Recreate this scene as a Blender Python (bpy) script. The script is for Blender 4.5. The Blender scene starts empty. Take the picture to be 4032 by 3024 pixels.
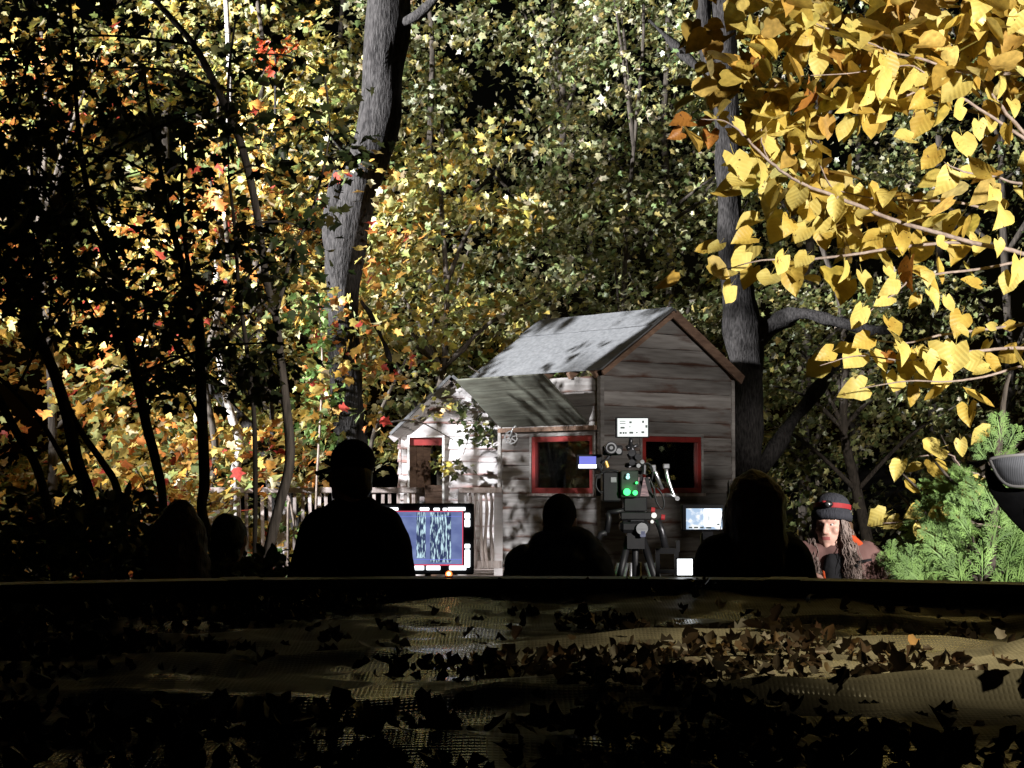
import bpy, bmesh, math, random
import numpy as np
from mathutils import Vector, Matrix, noise as mnoise

random.seed(7)
rng = np.random.default_rng(11)
SC = bpy.context.scene
COL = SC.collection
R = math.radians

# ------------------------------------------------------------------ camera
F = 7524.0                      # focal length in pixels of the 4032 px wide photograph
PITCH = math.atan(388.0 / F)    # horizon at y = 1900
EYE = Vector((0, 0, 1.6))
cam_d = bpy.data.cameras.new("camera")
cam_d.sensor_width = 36.0
cam_d.lens = 36.0 * F / 4032.0
cam_d.clip_start = 0.05
cam_d.clip_end = 2000
cam = bpy.data.objects.new("camera", cam_d)
cam.location = EYE
cam.rotation_euler = (math.pi / 2 + PITCH, 0, 0)
COL.objects.link(cam)
SC.camera = cam

# ------------------------------------------------------------------ night sky, moon, film lamps
world = bpy.data.worlds.new("World")
SC.world = world
world.use_nodes = True
wn = world.node_tree.nodes
sky = wn.new("ShaderNodeTexSky")
sky.sky_type = 'NISHITA'
sky.sun_disc = False
sky.sun_elevation = R(1.0)
sky.sun_rotation = R(200)
world.node_tree.links.new(sky.outputs[0], wn["Background"].inputs[0])
wn["Background"].inputs[1].default_value = 0.001

moon_d = bpy.data.lights.new("moonlight", 'SUN')
moon_d.energy = 0.006
moon_d.angle = R(0.5)
moon_d.color = (0.8, 0.88, 1.0)
moon = bpy.data.objects.new("moonlight", moon_d)
moon.rotation_euler = (R(35), 0, R(-20))
COL.objects.link(moon)


def spot(name, loc, target, watts, half_deg, blend, radius, color):
    d = bpy.data.lights.new(name, 'SPOT')
    d.energy = watts
    d.spot_size = R(2 * half_deg)
    d.spot_blend = blend
    d.shadow_soft_size = radius
    d.color = color
    o = bpy.data.objects.new(name, d)
    o.location = loc
    o.rotation_euler = (Vector(target) - Vector(loc)).to_track_quat('-Z', 'Y').to_euler()
    COL.objects.link(o)
    return o


# the film lamp left of the frame that lights the wood, the shed and the deck
spot("film_lamp_key", (-13.0, 11.5, 7.0), (3.4, 21.6, 6.6), 72000, 29, 0.75, 0.2, (0.94, 0.96, 1.0))
# the film lamp right of the frame that lights the linden branch, the cedar, the woman and rakes the gable
spot("film_lamp_right", (6.0, 3.5, 3.2), (2.3, 12.6, 2.6), 7000, 22, 0.45, 0.12, (1.0, 0.95, 0.9))
# a weak warm spot, source unseen, added to light the pool cover's right
spot("warm_pool_spot", (2.0, 3.6, 3.5), (0.92, 4.25, 1.18), 620, 18, 0.9, 0.1, (1.0, 0.82, 0.45))

SC.view_settings.view_transform = 'Standard'
SC.view_settings.look = 'None'
SC.view_settings.exposure = 0.0
SC.view_settings.gamma = 1.0
SC.view_settings.use_curve_mapping = False
SC.cycles.max_bounces = 6
SC.cycles.transparent_max_bounces = 8
SC.cycles.sample_clamp_indirect = 3.0


# ------------------------------------------------------------------ helpers
def at(px, py, D):
    """world point at depth D (metres in front of the camera) seen at photo pixel px, py"""
    dx = (px - 2016.0) / F
    dy = (1512.0 - py) / F
    fwd = math.cos(PITCH) - math.sin(PITCH) * dy
    up = math.sin(PITCH) + math.cos(PITCH) * dy
    s = D / fwd
    return Vector((dx * s, D, EYE.z + up * s))


def tag(o, label=None, cat=None, group=None, kind=None):
    if label:
        o["label"] = label
    if cat:
        o["category"] = cat
    if group:
        o["group"] = group
    if kind:
        o["kind"] = kind
    return o


def empty(name, loc=(0, 0, 0), rz=0.0):
    o = bpy.data.objects.new(name, None)
    o.empty_display_size = 0.2
    o.location = loc
    o.rotation_euler = (0, 0, rz)
    COL.objects.link(o)
    return o


def obj(name, mesh, parent=None, loc=None, rot=None, mat=None):
    o = bpy.data.objects.new(name, mesh)
    COL.objects.link(o)
    if parent is not None:
        o.parent = parent
    if loc is not None:
        o.location = loc
    if rot is not None:
        o.rotation_euler = rot
    if mat is not None and not mesh.materials:
        mesh.materials.append(mat)
    return o


class MB:
    """collects shapes, builds ONE mesh"""
    def __init__(self):
        self.v = []
        self.f = []

    def add(self, verts, faces):
        b = len(self.v)
        self.v += [tuple(p) for p in verts]
        self.f += [tuple(b + i for i in f) for f in faces]
        return self

    def box(self, c, s, rot=None):
        M = rot if rot is not None else Matrix.Identity(3)
        c = Vector(c)
        vs = []
        for z in (-.5, .5):
            for y in (-.5, .5):
                for x in (-.5, .5):
                    vs.append(c + M @ Vector((x * s[0], y * s[1], z * s[2])))
        return self.add(vs, [(0, 2, 3, 1), (4, 5, 7, 6), (0, 1, 5, 4), (2, 6, 7, 3), (0, 4, 6, 2), (1, 3, 7, 5)])

    def bar(self, a, b, w, h, up=(0, 0, 1)):
        a, b = Vector(a), Vector(b)
        d = b - a
        L = d.length
        x = d.normalized()
        u = Vector(up)
        if abs(x.dot(u)) > .98:
            u = Vector((0, 1, 0))
        y = u.cross(x).normalized()
        z = x.cross(y)
        M = Matrix((x, y, z)).transposed()
        return self.box((a + b) / 2, (L, w, h), M)

    def tube(self, pts, rad, seg=8, cap=True):
        pts = [Vector(p) for p in pts]
        n = len(pts)
        if not hasattr(rad, '__len__'):
            rad = [rad] * n
        b = len(self.v)
        prev = None
        for i in range(n):
            t = (pts[min(i + 1, n - 1)] - pts[max(i - 1, 0)])
            t = t.normalized() if t.length > 1e-9 else Vector((0, 0, 1))
            if prev is None:
                a = Vector((1, 0, 0)) if abs(t.x) < .8 else Vector((0, 1, 0))
                nx = (a - t * a.dot(t)).normalized()
            else:
                nx = (prev - t * prev.dot(t)).normalized()
            prev = nx
            ny = t.cross(nx)
            for k in range(seg):
                an = 2 * math.pi * k / seg
                self.v.append(tuple(pts[i] + (nx * math.cos(an) + ny * math.sin(an)) * rad[i]))
        for i in range(n - 1):
            for k in range(seg):
                k2 = (k + 1) % seg
                self.f.append((b + i * seg + k, b + i * seg + k2, b + (i + 1) * seg + k2, b + (i + 1) * seg + k))
        if cap:
            self.f.append(tuple(b + k for k in range(seg - 1, -1, -1)))
            self.f.append(tuple(b + (n - 1) * seg + k for k in range(seg)))
        return self

    def prism(self, poly, axis_a, axis_b, thick, origin=(0, 0, 0)):
        """extrude a 2D polygon (in axes a, b) by vector thick"""
        o = Vector(origin)
        A, B, T = Vector(axis_a), Vector(axis_b), Vector(thick)
        n = len(poly)
        vs = [o + A * p[0] + B * p[1] for p in poly] + [o + A * p[0] + B * p[1] + T for p in poly]
        fs = [tuple(range(n - 1, -1, -1)), tuple(range(n, 2 * n))]
        for i in range(n):
            j = (i + 1) % n
            fs.append((i, j, n + j, n + i))
        return self.add(vs, fs)

    def mesh(self, name, mat=None, smooth=False):
        me = bpy.data.meshes.new(name)
        me.from_pydata(self.v, [], self.f)
        bm = bmesh.new()
        bm.from_mesh(me)
        bmesh.ops.recalc_face_normals(bm, faces=bm.faces)
        bm.to_mesh(me)
        bm.free()
        if mat is not None:
            me.materials.append(mat)
        if smooth:
            me.polygons.foreach_set("use_smooth", [True] * len(me.polygons))
        return me

    def build(self, name, mat=None, parent=None, smooth=False, loc=None, rot=None, bevel=0.0):
        me = self.mesh(name, mat, smooth)
        if bevel > 0:
            bm = bmesh.new()
            bm.from_mesh(me)
            bmesh.ops.bevel(bm, geom=list(bm.edges), offset=bevel, segments=1, affect='EDGES')
            bm.to_mesh(me)
            bm.free()
        return obj(name, me, parent, loc, rot)


def smoothed(pts, n=4):
    """Catmull-Rom resample"""
    pts = [Vector(p) for p in pts]
    out = []
    for i in range(len(pts) - 1):
        p0 = pts[max(i - 1, 0)]
        p1, p2 = pts[i], pts[i + 1]
        p3 = pts[min(i + 2, len(pts) - 1)]
        for k in range(n):
            t = k / n
            out.append(0.5 * ((2 * p1) + (p2 - p0) * t + (2 * p0 - 5 * p1 + 4 * p2 - p3) * t * t + (3 * p1 - p0 - 3 * p2 + p3) * t ** 3))
    out.append(pts[-1])
    return out


def lerp_list(vals, n):
    return [float(v) for v in np.interp(np.linspace(0, len(vals) - 1, n), range(len(vals)), vals)]


def limb(mb, pts, rads, seg=8, n=4, wob=0.0):
    sp = smoothed(pts, n)
    if wob:
        sp = [p + Vector((random.uniform(-wob, wob), random.uniform(-wob, wob), 0)) for p in sp]
    mb.tube(sp, lerp_list(rads, len(sp)), seg)
    return sp


# ------------------------------------------------------------------ materials
def nd(nt, t, **kw):
    n = nt.nodes.new(t)
    for k, v in kw.items():
        setattr(n, k, v)
    return n


def pmat(name, c1, c2=None, scale=(1, 1, 1), nscale=6.0, rough=.75, bump=0.0, spec=.4, rand=0.0, detail=6.0, metal=0.0, lo=.3, hi=.7, c3=None):
    m = bpy.data.materials.new(name)
    m.use_nodes = True
    nt = m.node_tree
    p = nt.nodes["Principled BSDF"]
    p.inputs["Roughness"].default_value = rough
    p.inputs["Specular IOR Level"].default_value = spec
    p.inputs["Metallic"].default_value = metal
    if c2 is None:
        c2 = tuple(x * .75 for x in c1)
    tc = nd(nt, "ShaderNodeTexCoord")
    mp = nd(nt, "ShaderNodeMapping")
    mp.inputs["Scale"].default_value = scale
    nt.links.new(tc.outputs["Object"], mp.inputs["Vector"])
    nz = nd(nt, "ShaderNodeTexNoise", noise_dimensions='4D')
    nz.inputs["Scale"].default_value = nscale
    nz.inputs["Detail"].default_value = detail
    nt.links.new(mp.outputs[0], nz.inputs["Vector"])
    oi = nd(nt, "ShaderNodeObjectInfo")
    mw = nd(nt, "ShaderNodeMath", operation='MULTIPLY')
    mw.inputs[1].default_value = 40.0
    nt.links.new(oi.outputs["Random"], mw.inputs[0])
    nt.links.new(mw.outputs[0], nz.inputs["W"])
    cr = nd(nt, "ShaderNodeValToRGB")
    cr.color_ramp.elements[0].position = lo
    cr.color_ramp.elements[1].position = hi
    cr.color_ramp.elements[0].color = (*c2, 1)
    cr.color_ramp.elements[1].color = (*c1, 1)
    if c3 is not None:
        e = cr.color_ramp.elements.new((lo + hi) / 2)
        e.color = (*c3, 1)
    nt.links.new(nz.outputs["Fac"], cr.inputs[0])
    last = cr.outputs[0]
    if rand > 0:
        mr = nd(nt, "ShaderNodeMapRange")
        mr.inputs[3].default_value = 1 - rand
        mr.inputs[4].default_value = 1 + rand
        nt.links.new(oi.outputs["Random"], mr.inputs[0])
        hs = nd(nt, "ShaderNodeHueSaturation")
        nt.links.new(last, hs.inputs["Color"])
        nt.links.new(mr.outputs[0], hs.inputs["Value"])
        last = hs.outputs[0]
    nt.links.new(last, p.inputs["Base Color"])
    if bump:
        bp = nd(nt, "ShaderNodeBump")
        bp.inputs["Strength"].default_value = bump
        bp.inputs["Distance"].default_value = .02
        nt.links.new(nz.outputs["Fac"], bp.inputs["Height"])
        nt.links.new(bp.outputs[0], p.inputs["Normal"])
    return m


def boardmat(name, base, dark, edge, rand=.25):
    """weathered lap board: grain along local X, reddish-brown stain creeping in from the waney edge"""
    m = pmat(name, base, dark, (.8, 7, 9), 3.0, .88, .35, .15, rand=rand, lo=.25, hi=.75)
    nt = m.node_tree
    p = nt.nodes["Principled BSDF"]
    src = p.inputs["Base Color"].links[0].from_socket
    tc = nd(nt, "ShaderNodeTexCoord")
    mp = nd(nt, "ShaderNodeMapping")
    mp.inputs["Scale"].default_value = (1.6, 6, 7)
    nt.links.new(tc.outputs["Object"], mp.inputs["Vector"])
    oi = nd(nt, "ShaderNodeObjectInfo")
    mw = nd(nt, "ShaderNodeMath", operation='MULTIPLY')
    mw.inputs[1].default_value = 77
    nt.links.new(oi.outputs["Random"], mw.inputs[0])
    nz = nd(nt, "ShaderNodeTexNoise", noise_dimensions='4D')
    nz.inputs["Scale"].default_value = 1.6
    nz.inputs["Detail"].default_value = 5
    nt.links.new(mp.outputs[0], nz.inputs["Vector"])
    nt.links.new(mw.outputs[0], nz.inputs["W"])
    at_ = nd(nt, "ShaderNodeAttribute", attribute_name="board_edge")
    ad = nd(nt, "ShaderNodeMath", operation='MULTIPLY_ADD')
    ad.inputs[1].default_value = .24
    nt.links.new(at_.outputs["Fac"], ad.inputs[0])
    nt.links.new(nz.outputs["Fac"], ad.inputs[2])
    mr = nd(nt, "ShaderNodeMapRange")
    mr.inputs[1].default_value = .60
    mr.inputs[2].default_value = .78
    nt.links.new(ad.outputs[0], mr.inputs[0])
    mx = nd(nt, "ShaderNodeMixRGB")
    mx.inputs[2].default_value = (*edge, 1)
    nt.links.new(mr.outputs[0], mx.inputs[0])
    nt.links.new(src, mx.inputs[1])
    nt.links.new(mx.outputs[0], p.inputs["Base Color"])
    return m


def emat(name, col, strength, c2=None, nscale=20.0, scale=(1, 1, 1), lo=.4, hi=.6):
    """a glowing surface, such as a lit screen or lamp"""
    m = bpy.data.materials.new(name)
    m.use_nodes = True
    nt = m.node_tree
    p = nt.nodes["Principled BSDF"]
    p.inputs["Base Color"].default_value = (.01, .01, .01, 1)
    p.inputs["Roughness"].default_value = .3
    p.inputs["Emission Strength"].default_value = strength
    if c2 is None:
        p.inputs["Emission Color"].default_value = (*col, 1)
    else:
        tc = nd(nt, "ShaderNodeTexCoord")
        mp = nd(nt, "ShaderNodeMapping")
        mp.inputs["Scale"].default_value = scale
        nt.links.new(tc.outputs["Object"], mp.inputs["Vector"])
        nz = nd(nt, "ShaderNodeTexNoise")
        nz.inputs["Scale"].default_value = nscale
        nz.inputs["Detail"].default_value = 5
        nt.links.new(mp.outputs[0], nz.inputs["Vector"])
        cr = nd(nt, "ShaderNodeValToRGB")
        cr.color_ramp.elements[0].position = lo
        cr.color_ramp.elements[1].position = hi
        cr.color_ramp.elements[0].color = (*col, 1)
        cr.color_ramp.elements[1].color = (*c2, 1)
        nt.links.new(nz.outputs["Fac"], cr.inputs[0])
        nt.links.new(cr.outputs[0], p.inputs["Emission Color"])
    return m


def leafmat(name, trans=.3, rough=.42, spec=.5):
    m = bpy.data.materials.new(name)
    m.use_nodes = True
    nt = m.node_tree
    p = nt.nodes["Principled BSDF"]
    out = nt.nodes["Material Output"]
    a = nd(nt, "ShaderNodeAttribute", attribute_name="leaf_tint")
    tc = nd(nt, "ShaderNodeTexCoord")
    nz = nd(nt, "ShaderNodeTexNoise")
    nz.inputs["Scale"].default_value = 30
    nt.links.new(tc.outputs["Object"], nz.inputs["Vector"])
    hs = nd(nt, "ShaderNodeHueSaturation")
    mr = nd(nt, "ShaderNodeMapRange")
    mr.inputs[1].default_value = .3
    mr.inputs[2].default_value = .7
    mr.inputs[3].default_value = .7
    mr.inputs[4].default_value = 1.25
    nt.links.new(nz.outputs["Fac"], mr.inputs[0])
    nt.links.new(mr.outputs[0], hs.inputs["Value"])
    nt.links.new(a.outputs["Color"], hs.inputs["Color"])
    nt.links.new(hs.outputs[0], p.inputs["Base Color"])
    p.inputs["Roughness"].default_value = rough
    p.inputs["Specular IOR Level"].default_value = spec
    tr = nd(nt, "ShaderNodeBsdfTranslucent")
    nt.links.new(hs.outputs[0], tr.inputs["Color"])
    mx = nd(nt, "ShaderNodeMixShader")
    mx.inputs[0].default_value = trans
    nt.links.new(p.outputs[0], mx.inputs[1])
    nt.links.new(tr.outputs[0], mx.inputs[2])
    nt.links.new(mx.outputs[0], out.inputs["Surface"])
    return m


M = {}
M['leaf'] = leafmat("autumn_leaf")
M['deadleaf'] = leafmat("dead_leaf", trans=.08, rough=.5, spec=.35)
M['bark'] = pmat("bark", (.044, .040, .038), (.010, .009, .0085), (30, 30, 7), 2.2, .92, 1.0, .15, detail=10, lo=.36, hi=.66)
M['bark_dark'] = pmat("bark_dark", (.10, .082, .066), (.03, .025, .02), (9, 9, 1.6), 4.0, .9, .8, .2)
M['bark_pale'] = pmat("bark_pale", (.50, .47, .43), (.22, .19, .17), (5, 5, 3), 5.0, .85, .4, .2)
M['twig'] = pmat("twig", (.34, .27, .22), (.17, .125, .10), (3, 3, 3), 12.0, .75, .3, .3)
M['wood'] = boardmat("weathered_board", (.235, .222, .21), (.095, .083, .076), (.060, .030, .021), .32)
M['wood_pale'] = boardmat("pale_board", (.58, .555, .55), (.42, .38, .37), (.27, .16, .14), rand=.14)
M['wood_brown'] = pmat("brown_timber", (.20, .125, .085), (.09, .052, .036), (2, 9, 9), 4.0, .8, .4, .25, rand=.2)
M['wood_rail'] = pmat("railing_timber", (.46, .40, .37), (.20, .15, .13), (6, 6, 2), 4.0, .85, .3, .2, rand=.3)
M['wood_old'] = pmat("mossy_board", (.10, .102, .08), (.04, .037, .027), (.9, 8, 8), 3.0, .9, .4, .2, rand=.2)
M['roof'] = pmat("roof_sheet", (.125, .126, .128), (.085, .086, .088), (4, 3, 3), 7.0, .85, .35, .25, detail=9, lo=.35, hi=.68)
M['red'] = pmat("red_paint", (.20, .014, .012), (.11, .009, .008), (1, 1, 1), 9.0, .5, .1, .4)
M['soil'] = pmat("ground_soil", (.05, .04, .028), (.02, .016, .012), (1, 1, 1), 3.0, .95, .6, .2)
M['black'] = pmat("black_plastic", (.010, .010, .011), (.006, .006, .007), (1, 1, 1), 20, .5, 0, .25)
M['metal'] = pmat("brushed_metal", (.55, .56, .58), (.32, .33, .35), (1, 1, 8), 10, .32, 0, .5, metal=.9)
M['darkmetal'] = pmat("dark_metal", (.05, .05, .055), (.025, .025, .028), (1, 1, 8), 10, .35, 0, .5, metal=.7)
M['white_paint'] = pmat("white_paint", (.72, .71, .70), (.55, .53, .51), (1, 1, 1), 12, .6, 0, .4)
M['skin'] = pmat("skin", (.58, .36, .29), (.47, .26, .2), (1, 1, 1), 14, .5, .05, .4)
M['lip'] = pmat("lip", (.40, .13, .12), (.33, .10, .10), (1, 1, 1), 14, .4, 0, .4)
M['hair_brown'] = pmat("brown_hair", (.11, .06, .035), (.04, .022, .013), (6, 6, 1), 16, .5, .4, .4)
M['hair_grey'] = pmat("grey_brown_hair", (.34, .27, .24), (.10, .065, .055), (4, 4, 2), 10, .5, .4, .4)
M['hair_black'] = pmat("black_hair", (.03, .022, .017), (.012, .009, .007), (6, 6, 1), 16, .5, .3, .4)
M['cloth_black'] = pmat("black_cloth", (.016, .016, .018), (.009, .009, .010), (1, 1, 1), 25, .9, .3, .15)
M['cloth_navy'] = pmat("navy_parka", (.06, .065, .09), (.03, .032, .045), (1, 1, 1), 9, .75, .4, .25)
M['cloth_mauve'] = pmat("mauve_canvas", (.175, .098, .088), (.105, .058, .053), (1, 1, 1), 8, .9, .3, .15)
M['cloth_orange'] = pmat("orange_lining", (.46, .07, .02), (.32, .045, .012), (1, 1, 1), 12, .85, .2, .2)
M['cloth_charcoal'] = pmat("charcoal_knit", (.045, .046, .055), (.025, .026, .032), (30, 30, 4), 6, .95, .5, .1)
M['cloth_red'] = pmat("red_strap", (.30, .022, .026), (.22, .015, .018), (1, 1, 1), 12, .7, .1, .3)
M['denim'] = pmat("dark_trousers", (.025, .03, .045), (.015, .018, .028), (1, 1, 1), 20, .9, .2, .15)
M['boot'] = pmat("boot_leather", (.03, .022, .016), (.018, .013, .01), (1, 1, 1), 18, .6, .2, .3)
M['cedar'] = pmat("cedar_green", (.18, .30, .075), (.06, .115, .03), (1, 1, 1), 14, .6, 0, .35)


# ------------------------------------------------------------------ leaves as real faces
def unit(a):
    return a / np.maximum(np.linalg.norm(a, axis=1, keepdims=True), 1e-9)


MAPLE = np.array([(0, 0, 0), (.13, -.05, .01), (.36, .10, .03), (.27, .27, .02), (.55, .50, .06), (.24, .56, .02), (0, 1.0, -.05),
                  (-.24, .56, .02), (-.55, .50, .06), (-.27, .27, .02), (-.36, .10, .03), (-.13, -.05, .01)], dtype=np.float64)
OVAL = np.array([(0, 0, 0), (.16, .08, .02), (.30, .28, .04), (.32, .50, .04), (.20, .78, .02), (.07, .95, 0), (0, 1.05, -.05),
                 (-.07, .95, 0), (-.20, .78, .02), (-.32, .50, .04), (-.30, .28, .04), (-.16, .08, .02)], dtype=np.float64)


HEART = np.array([(0, 0, 0), (.20, -.10, .02), (.40, .02, .05), (.46, .26, .06), (.36, .55, .04), (.15, .82, .0), (0, 1.0, -.08),
                  (-.15, .82, .0), (-.36, .55, .04), (-.46, .26, .06), (-.40, .02, .05), (-.20, -.10, .02)], dtype=np.float64)
CURLED = np.array([(0, 0, 0), (.15, .02, .06), (.30, .12, .16), (.24, .30, .12), (.36, .50, .22), (.20, .62, .10), (.04, .88, .14),
                   (-.22, .66, .16), (-.30, .46, .20), (-.26, .30, .05), (-.34, .10, .18), (-.12, .0, .03)], dtype=np.float64)


def leaf_cloud(name, parent, mat, pos, size, nrm, tip, tint, shape=MAPLE):
    N = len(pos)
    K = len(shape)
    n = unit(nrm)
    t = unit(tip - n * np.sum(tip * n, axis=1, keepdims=True))
    s = np.cross(t, n)
    curl = rng.uniform(.2, 2.6, N)
    B = shape
    V = (pos[:, None, :] + size[:, None, None] * (B[None, :, 0, None] * s[:, None, :] * rng.uniform(.75, 1.15, N)[:, None, None]
         + (B[None, :, 1, None]) * t[:, None, :] + (B[None, :, 2, None] * curl[:, None, None]) * n[:, None, :]))
    me = bpy.data.meshes.new(name)
    me.vertices.add(N * K)
    me.vertices.foreach_set("co", V.reshape(-1).astype(np.float32))
    h = K // 2
    ra = list(range(0, h + 1))
    rb = [0] + list(range(h, K))
    per = np.array(ra + rb, dtype=np.int32)
    L = len(per)
    idx = (np.arange(N, dtype=np.int32)[:, None] * K + per[None, :]).reshape(-1)
    me.loops.add(N * L)
    me.loops.foreach_set("vertex_index", idx)
    me.polygons.add(2 * N)
    st = (np.arange(N, dtype=np.int32)[:, None] * L + np.array([0, len(ra)], dtype=np.int32)[None, :]).reshape(-1)
    me.polygons.foreach_set("loop_start", st)
    at_ = me.attributes.new("leaf_tint", 'FLOAT_COLOR', 'POINT')
    c = np.ones((N, K, 4), dtype=np.float32)
    c[:, :, :3] = tint[:, None, :]
    at_.data.foreach_set("color", c.reshape(-1))
    me.update(calc_edges=True)
    me.materials.append(mat)
    return obj(name, me, parent)


PAL = {
    'pale': [((.42, .40, .22), 3), ((.31, .32, .15), 3), ((.46, .39, .13), 2.4), ((.20, .25, .09), 2), ((.56, .54, .38), 1.5), ((.26, .33, .14), 1)],
    'yellow': [((.50, .39, .09), 3), ((.46, .41, .18), 2.4), ((.30, .31, .10), 2), ((.48, .27, .05), .9), ((.56, .52, .32), 1.2), ((.24, .28, .09), 1.4)],
    'orange': [((.46, .25, .05), 2.8), ((.45, .34, .09), 3), ((.50, .17, .04), 1.3), ((.42, .06, .04), .4), ((.32, .32, .11), 1.6), ((.58, .50, .28), 1.2), ((.20, .26, .10), 1.1)],
    'olive': [((.26, .27, .10), 3), ((.36, .34, .14), 2.4), ((.16, .20, .07), 2), ((.40, .32, .09), 1), ((.52, .50, .36), 1.2)],
    'green': [((.13, .22, .06), 3), ((.20, .28, .09), 2), ((.30, .30, .08), .8)],
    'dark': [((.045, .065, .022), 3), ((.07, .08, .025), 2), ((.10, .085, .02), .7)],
    'red': [((.50, .07, .03), 3), ((.58, .16, .03), 2)],
    'linden': [((.60, .47, .12), 3), ((.46, .32, .06), 3), ((.36, .23, .045), 2), ((.55, .46, .17), 1)],
    'dead': [((.085, .05, .028), 3), ((.055, .034, .02), 3), ((.15, .09, .045), 1), ((.22, .14, .06), .4)],
}


def tints(pal, N):
    cols = np.array([c for c, w in PAL[pal]])
    w = np.array([w for c, w in PAL[pal]])
    k = rng.choice(len(cols), N, p=w / w.sum())
    return np.clip(cols[k] * rng.uniform(.75, 1.25, (N, 1)) * rng.uniform(.9, 1.1, (N, 3)), 0, .85)


LAMP_A = np.array((-13.0, 11.5, 7.0))


def sprays(centres, per, rad, flat, size, face=.5, droop=.6):
    """leaves in flattened sprays round each centre: returns pos, size, normal, tip"""
    P, S, Nn, T = [], [], [], []
    for c in centres:
        n = max(3, int(rng.poisson(per)))
        r = rad * rng.uniform(.6, 1.3)
        d = rng.normal(0, 1, (n, 3))
        d = unit(d) * (rng.uniform(0, 1, (n, 1)) ** .45) * r
        slope = rng.normal(0, .35, 2)
        d[:, 2] = d[:, 2] * flat + d[:, 0] * slope[0] + d[:, 1] * slope[1]
        P.append(np.asarray(c)[None, :] + d)
        S.append(size * rng.uniform(.6, 1.25, n))
        tol = unit(LAMP_A[None, :] - P[-1])
        bias = rng.normal(0, .35, 3)
        Nn.append(np.array((0, 0, .75))[None, :] + tol * face + rng.normal(0, .55, (n, 3)) + bias[None, :])
        out = unit(d + 1e-6)
        T.append(out * .8 + np.array((0, 0, -droop))[None, :] + rng.normal(0, .45, (n, 3)))
    return np.concatenate(P), np.concatenate(S), np.concatenate(Nn), np.concatenate(T)


# ------------------------------------------------------------------ ground
def build_ground():
    mb = MB()
    n = 90
    xs = np.concatenate([np.linspace(-400, -30, 12), np.linspace(-28, 28, 66), np.linspace(30, 400, 12)])
    ys = np.concatenate([np.linspace(-60, -4, 6), np.linspace(-3, 45, 74), np.linspace(48, 900, 14)])
    nx, ny = len(xs), len(ys)
    for y in ys:
        for x in xs:
            h = .05 * mnoise.noise(Vector((x * .5, y * .5, 0))) if (6.9 < y < 45 and abs(x) < 28) else 0.0
            if y > 24:
                h += .10 * min(y - 24, 25)
            mb.v.append((float(x), float(y), float(h - .03)))
    for j in range(ny - 1):
        for i in range(nx - 1):
            mb.f.append((j * nx + i, j * nx + i + 1, (j + 1) * nx + i + 1, (j + 1) * nx + i))
    g = mb.build("ground", M['soil'], smooth=True)
    tag(g, kind="structure", label="dark bare soil of the wood floor", cat="ground")
    # leaf litter over the wood floor
    N = 9000
    x = rng.uniform(-9, 9, N)
    y = rng.uniform(9.5, 27, N)
    pos = np.stack([x, y, .02 + .05 * rng.uniform(0, 1, N) + .1 * np.maximum(y - 24, 0)], 1)
    nr = np.array((0, 0, 1.0))[None] + rng.normal(0, .4, (N, 3))
    o = leaf_cloud("fallen_leaf_litter", None, M['deadleaf'], pos, rng.uniform(.07, .13, N), nr, rng.normal(0, 1, (N, 3)), tints('dead', N) * 1.6)
    tag(o, "brown fallen leaves covering the wood floor", "leaf litter", kind="stuff")


build_ground()

# ------------------------------------------------------------------ the pool with its cover
PC = Vector((0, 3.0, 0))
PR = 3.52
RIM_Z = 1.28
COVER_Z = 1.185


def ring(mb, r0, r1, z0, z1, a0=0, a1=2 * math.pi, n=96):
    """closed ring of rectangular section"""
    full = abs(a1 - a0 - 2 * math.pi) < 1e-6
    cnt = n if full else n + 1
    b = len(mb.v)
    for i in range(cnt):
        a = a0 + (a1 - a0) * i / n
        c, s = math.cos(a), math.sin(a)
        for r, z in ((r0, z0), (r1, z0), (r1, z1), (r0, z1)):
            mb.v.append((PC.x + r * c, PC.y + r * s, z))
    for i in range(n):
        j = (i + 1) % cnt
        for k in range(4):
            k2 = (k + 1) % 4
            mb.f.append((b + i * 4 + k, b + j * 4 + k, b + j * 4 + k2, b + i * 4 + k2))
    if not full:
        mb.f.append((b, b + 1, b + 2, b + 3))
        e = b + (cnt - 1) * 4
        mb.f.append((e + 3, e + 2, e + 1, e))
    return mb


pool_rail = pmat("pool_rail", (.05, .048, .043), (.022, .021, .02), (1, 1, 1), 7, .5, .1, .4)
pool_wall = pmat("pool_wall", (.03, .028, .024), (.015, .014, .012), (1, 1, 1), 5, .6, .1, .3)
pool = empty("swimming_pool", PC)
tag(pool, "round above-ground pool with dark rim in the foreground", "pool")
w = ring(MB(), PR - .03, PR, 0.0, RIM_Z - .035).build("wall", pool_wall, None, smooth=False)
w.parent = pool
w.matrix_parent_inverse = Matrix.Translation(-PC)
NSEG = 12
for k in range(NSEG):
    a0 = 2 * math.pi * (k + .5) / NSEG
    a1 = a0 + 2 * math.pi / NSEG - .004
    s = ring(MB(), PR - .115, PR + .055, RIM_Z - .03, RIM_Z, a0, a1, 12).build("rim_ledge", pool_rail, None)
    s.parent = pool
    s.matrix_parent_inverse = Matrix.Translation(-PC)
    cp = ring(MB(), PR - .125, PR + .07, RIM_Z - .034, RIM_Z + .003, a0 - .020, a0 + .016, 2).build("joint_cap", pool_rail, None, bevel=.004)
    cp.parent = pool
    cp.matrix_parent_inverse = Matrix.Translation(-PC)
    u = MB().bar(PC + Vector((math.cos(a0) * (PR + .035), math.sin(a0) * (PR + .035), 0)),
                 PC + Vector((math.cos(a0) * (PR + .035), math.sin(a0) * (PR + .035), RIM_Z - .032)), .06, .12).build("upright", pool_rail, None)
    u.parent = pool
    u.matrix_parent_inverse = Matrix.Translation(-PC)


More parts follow.
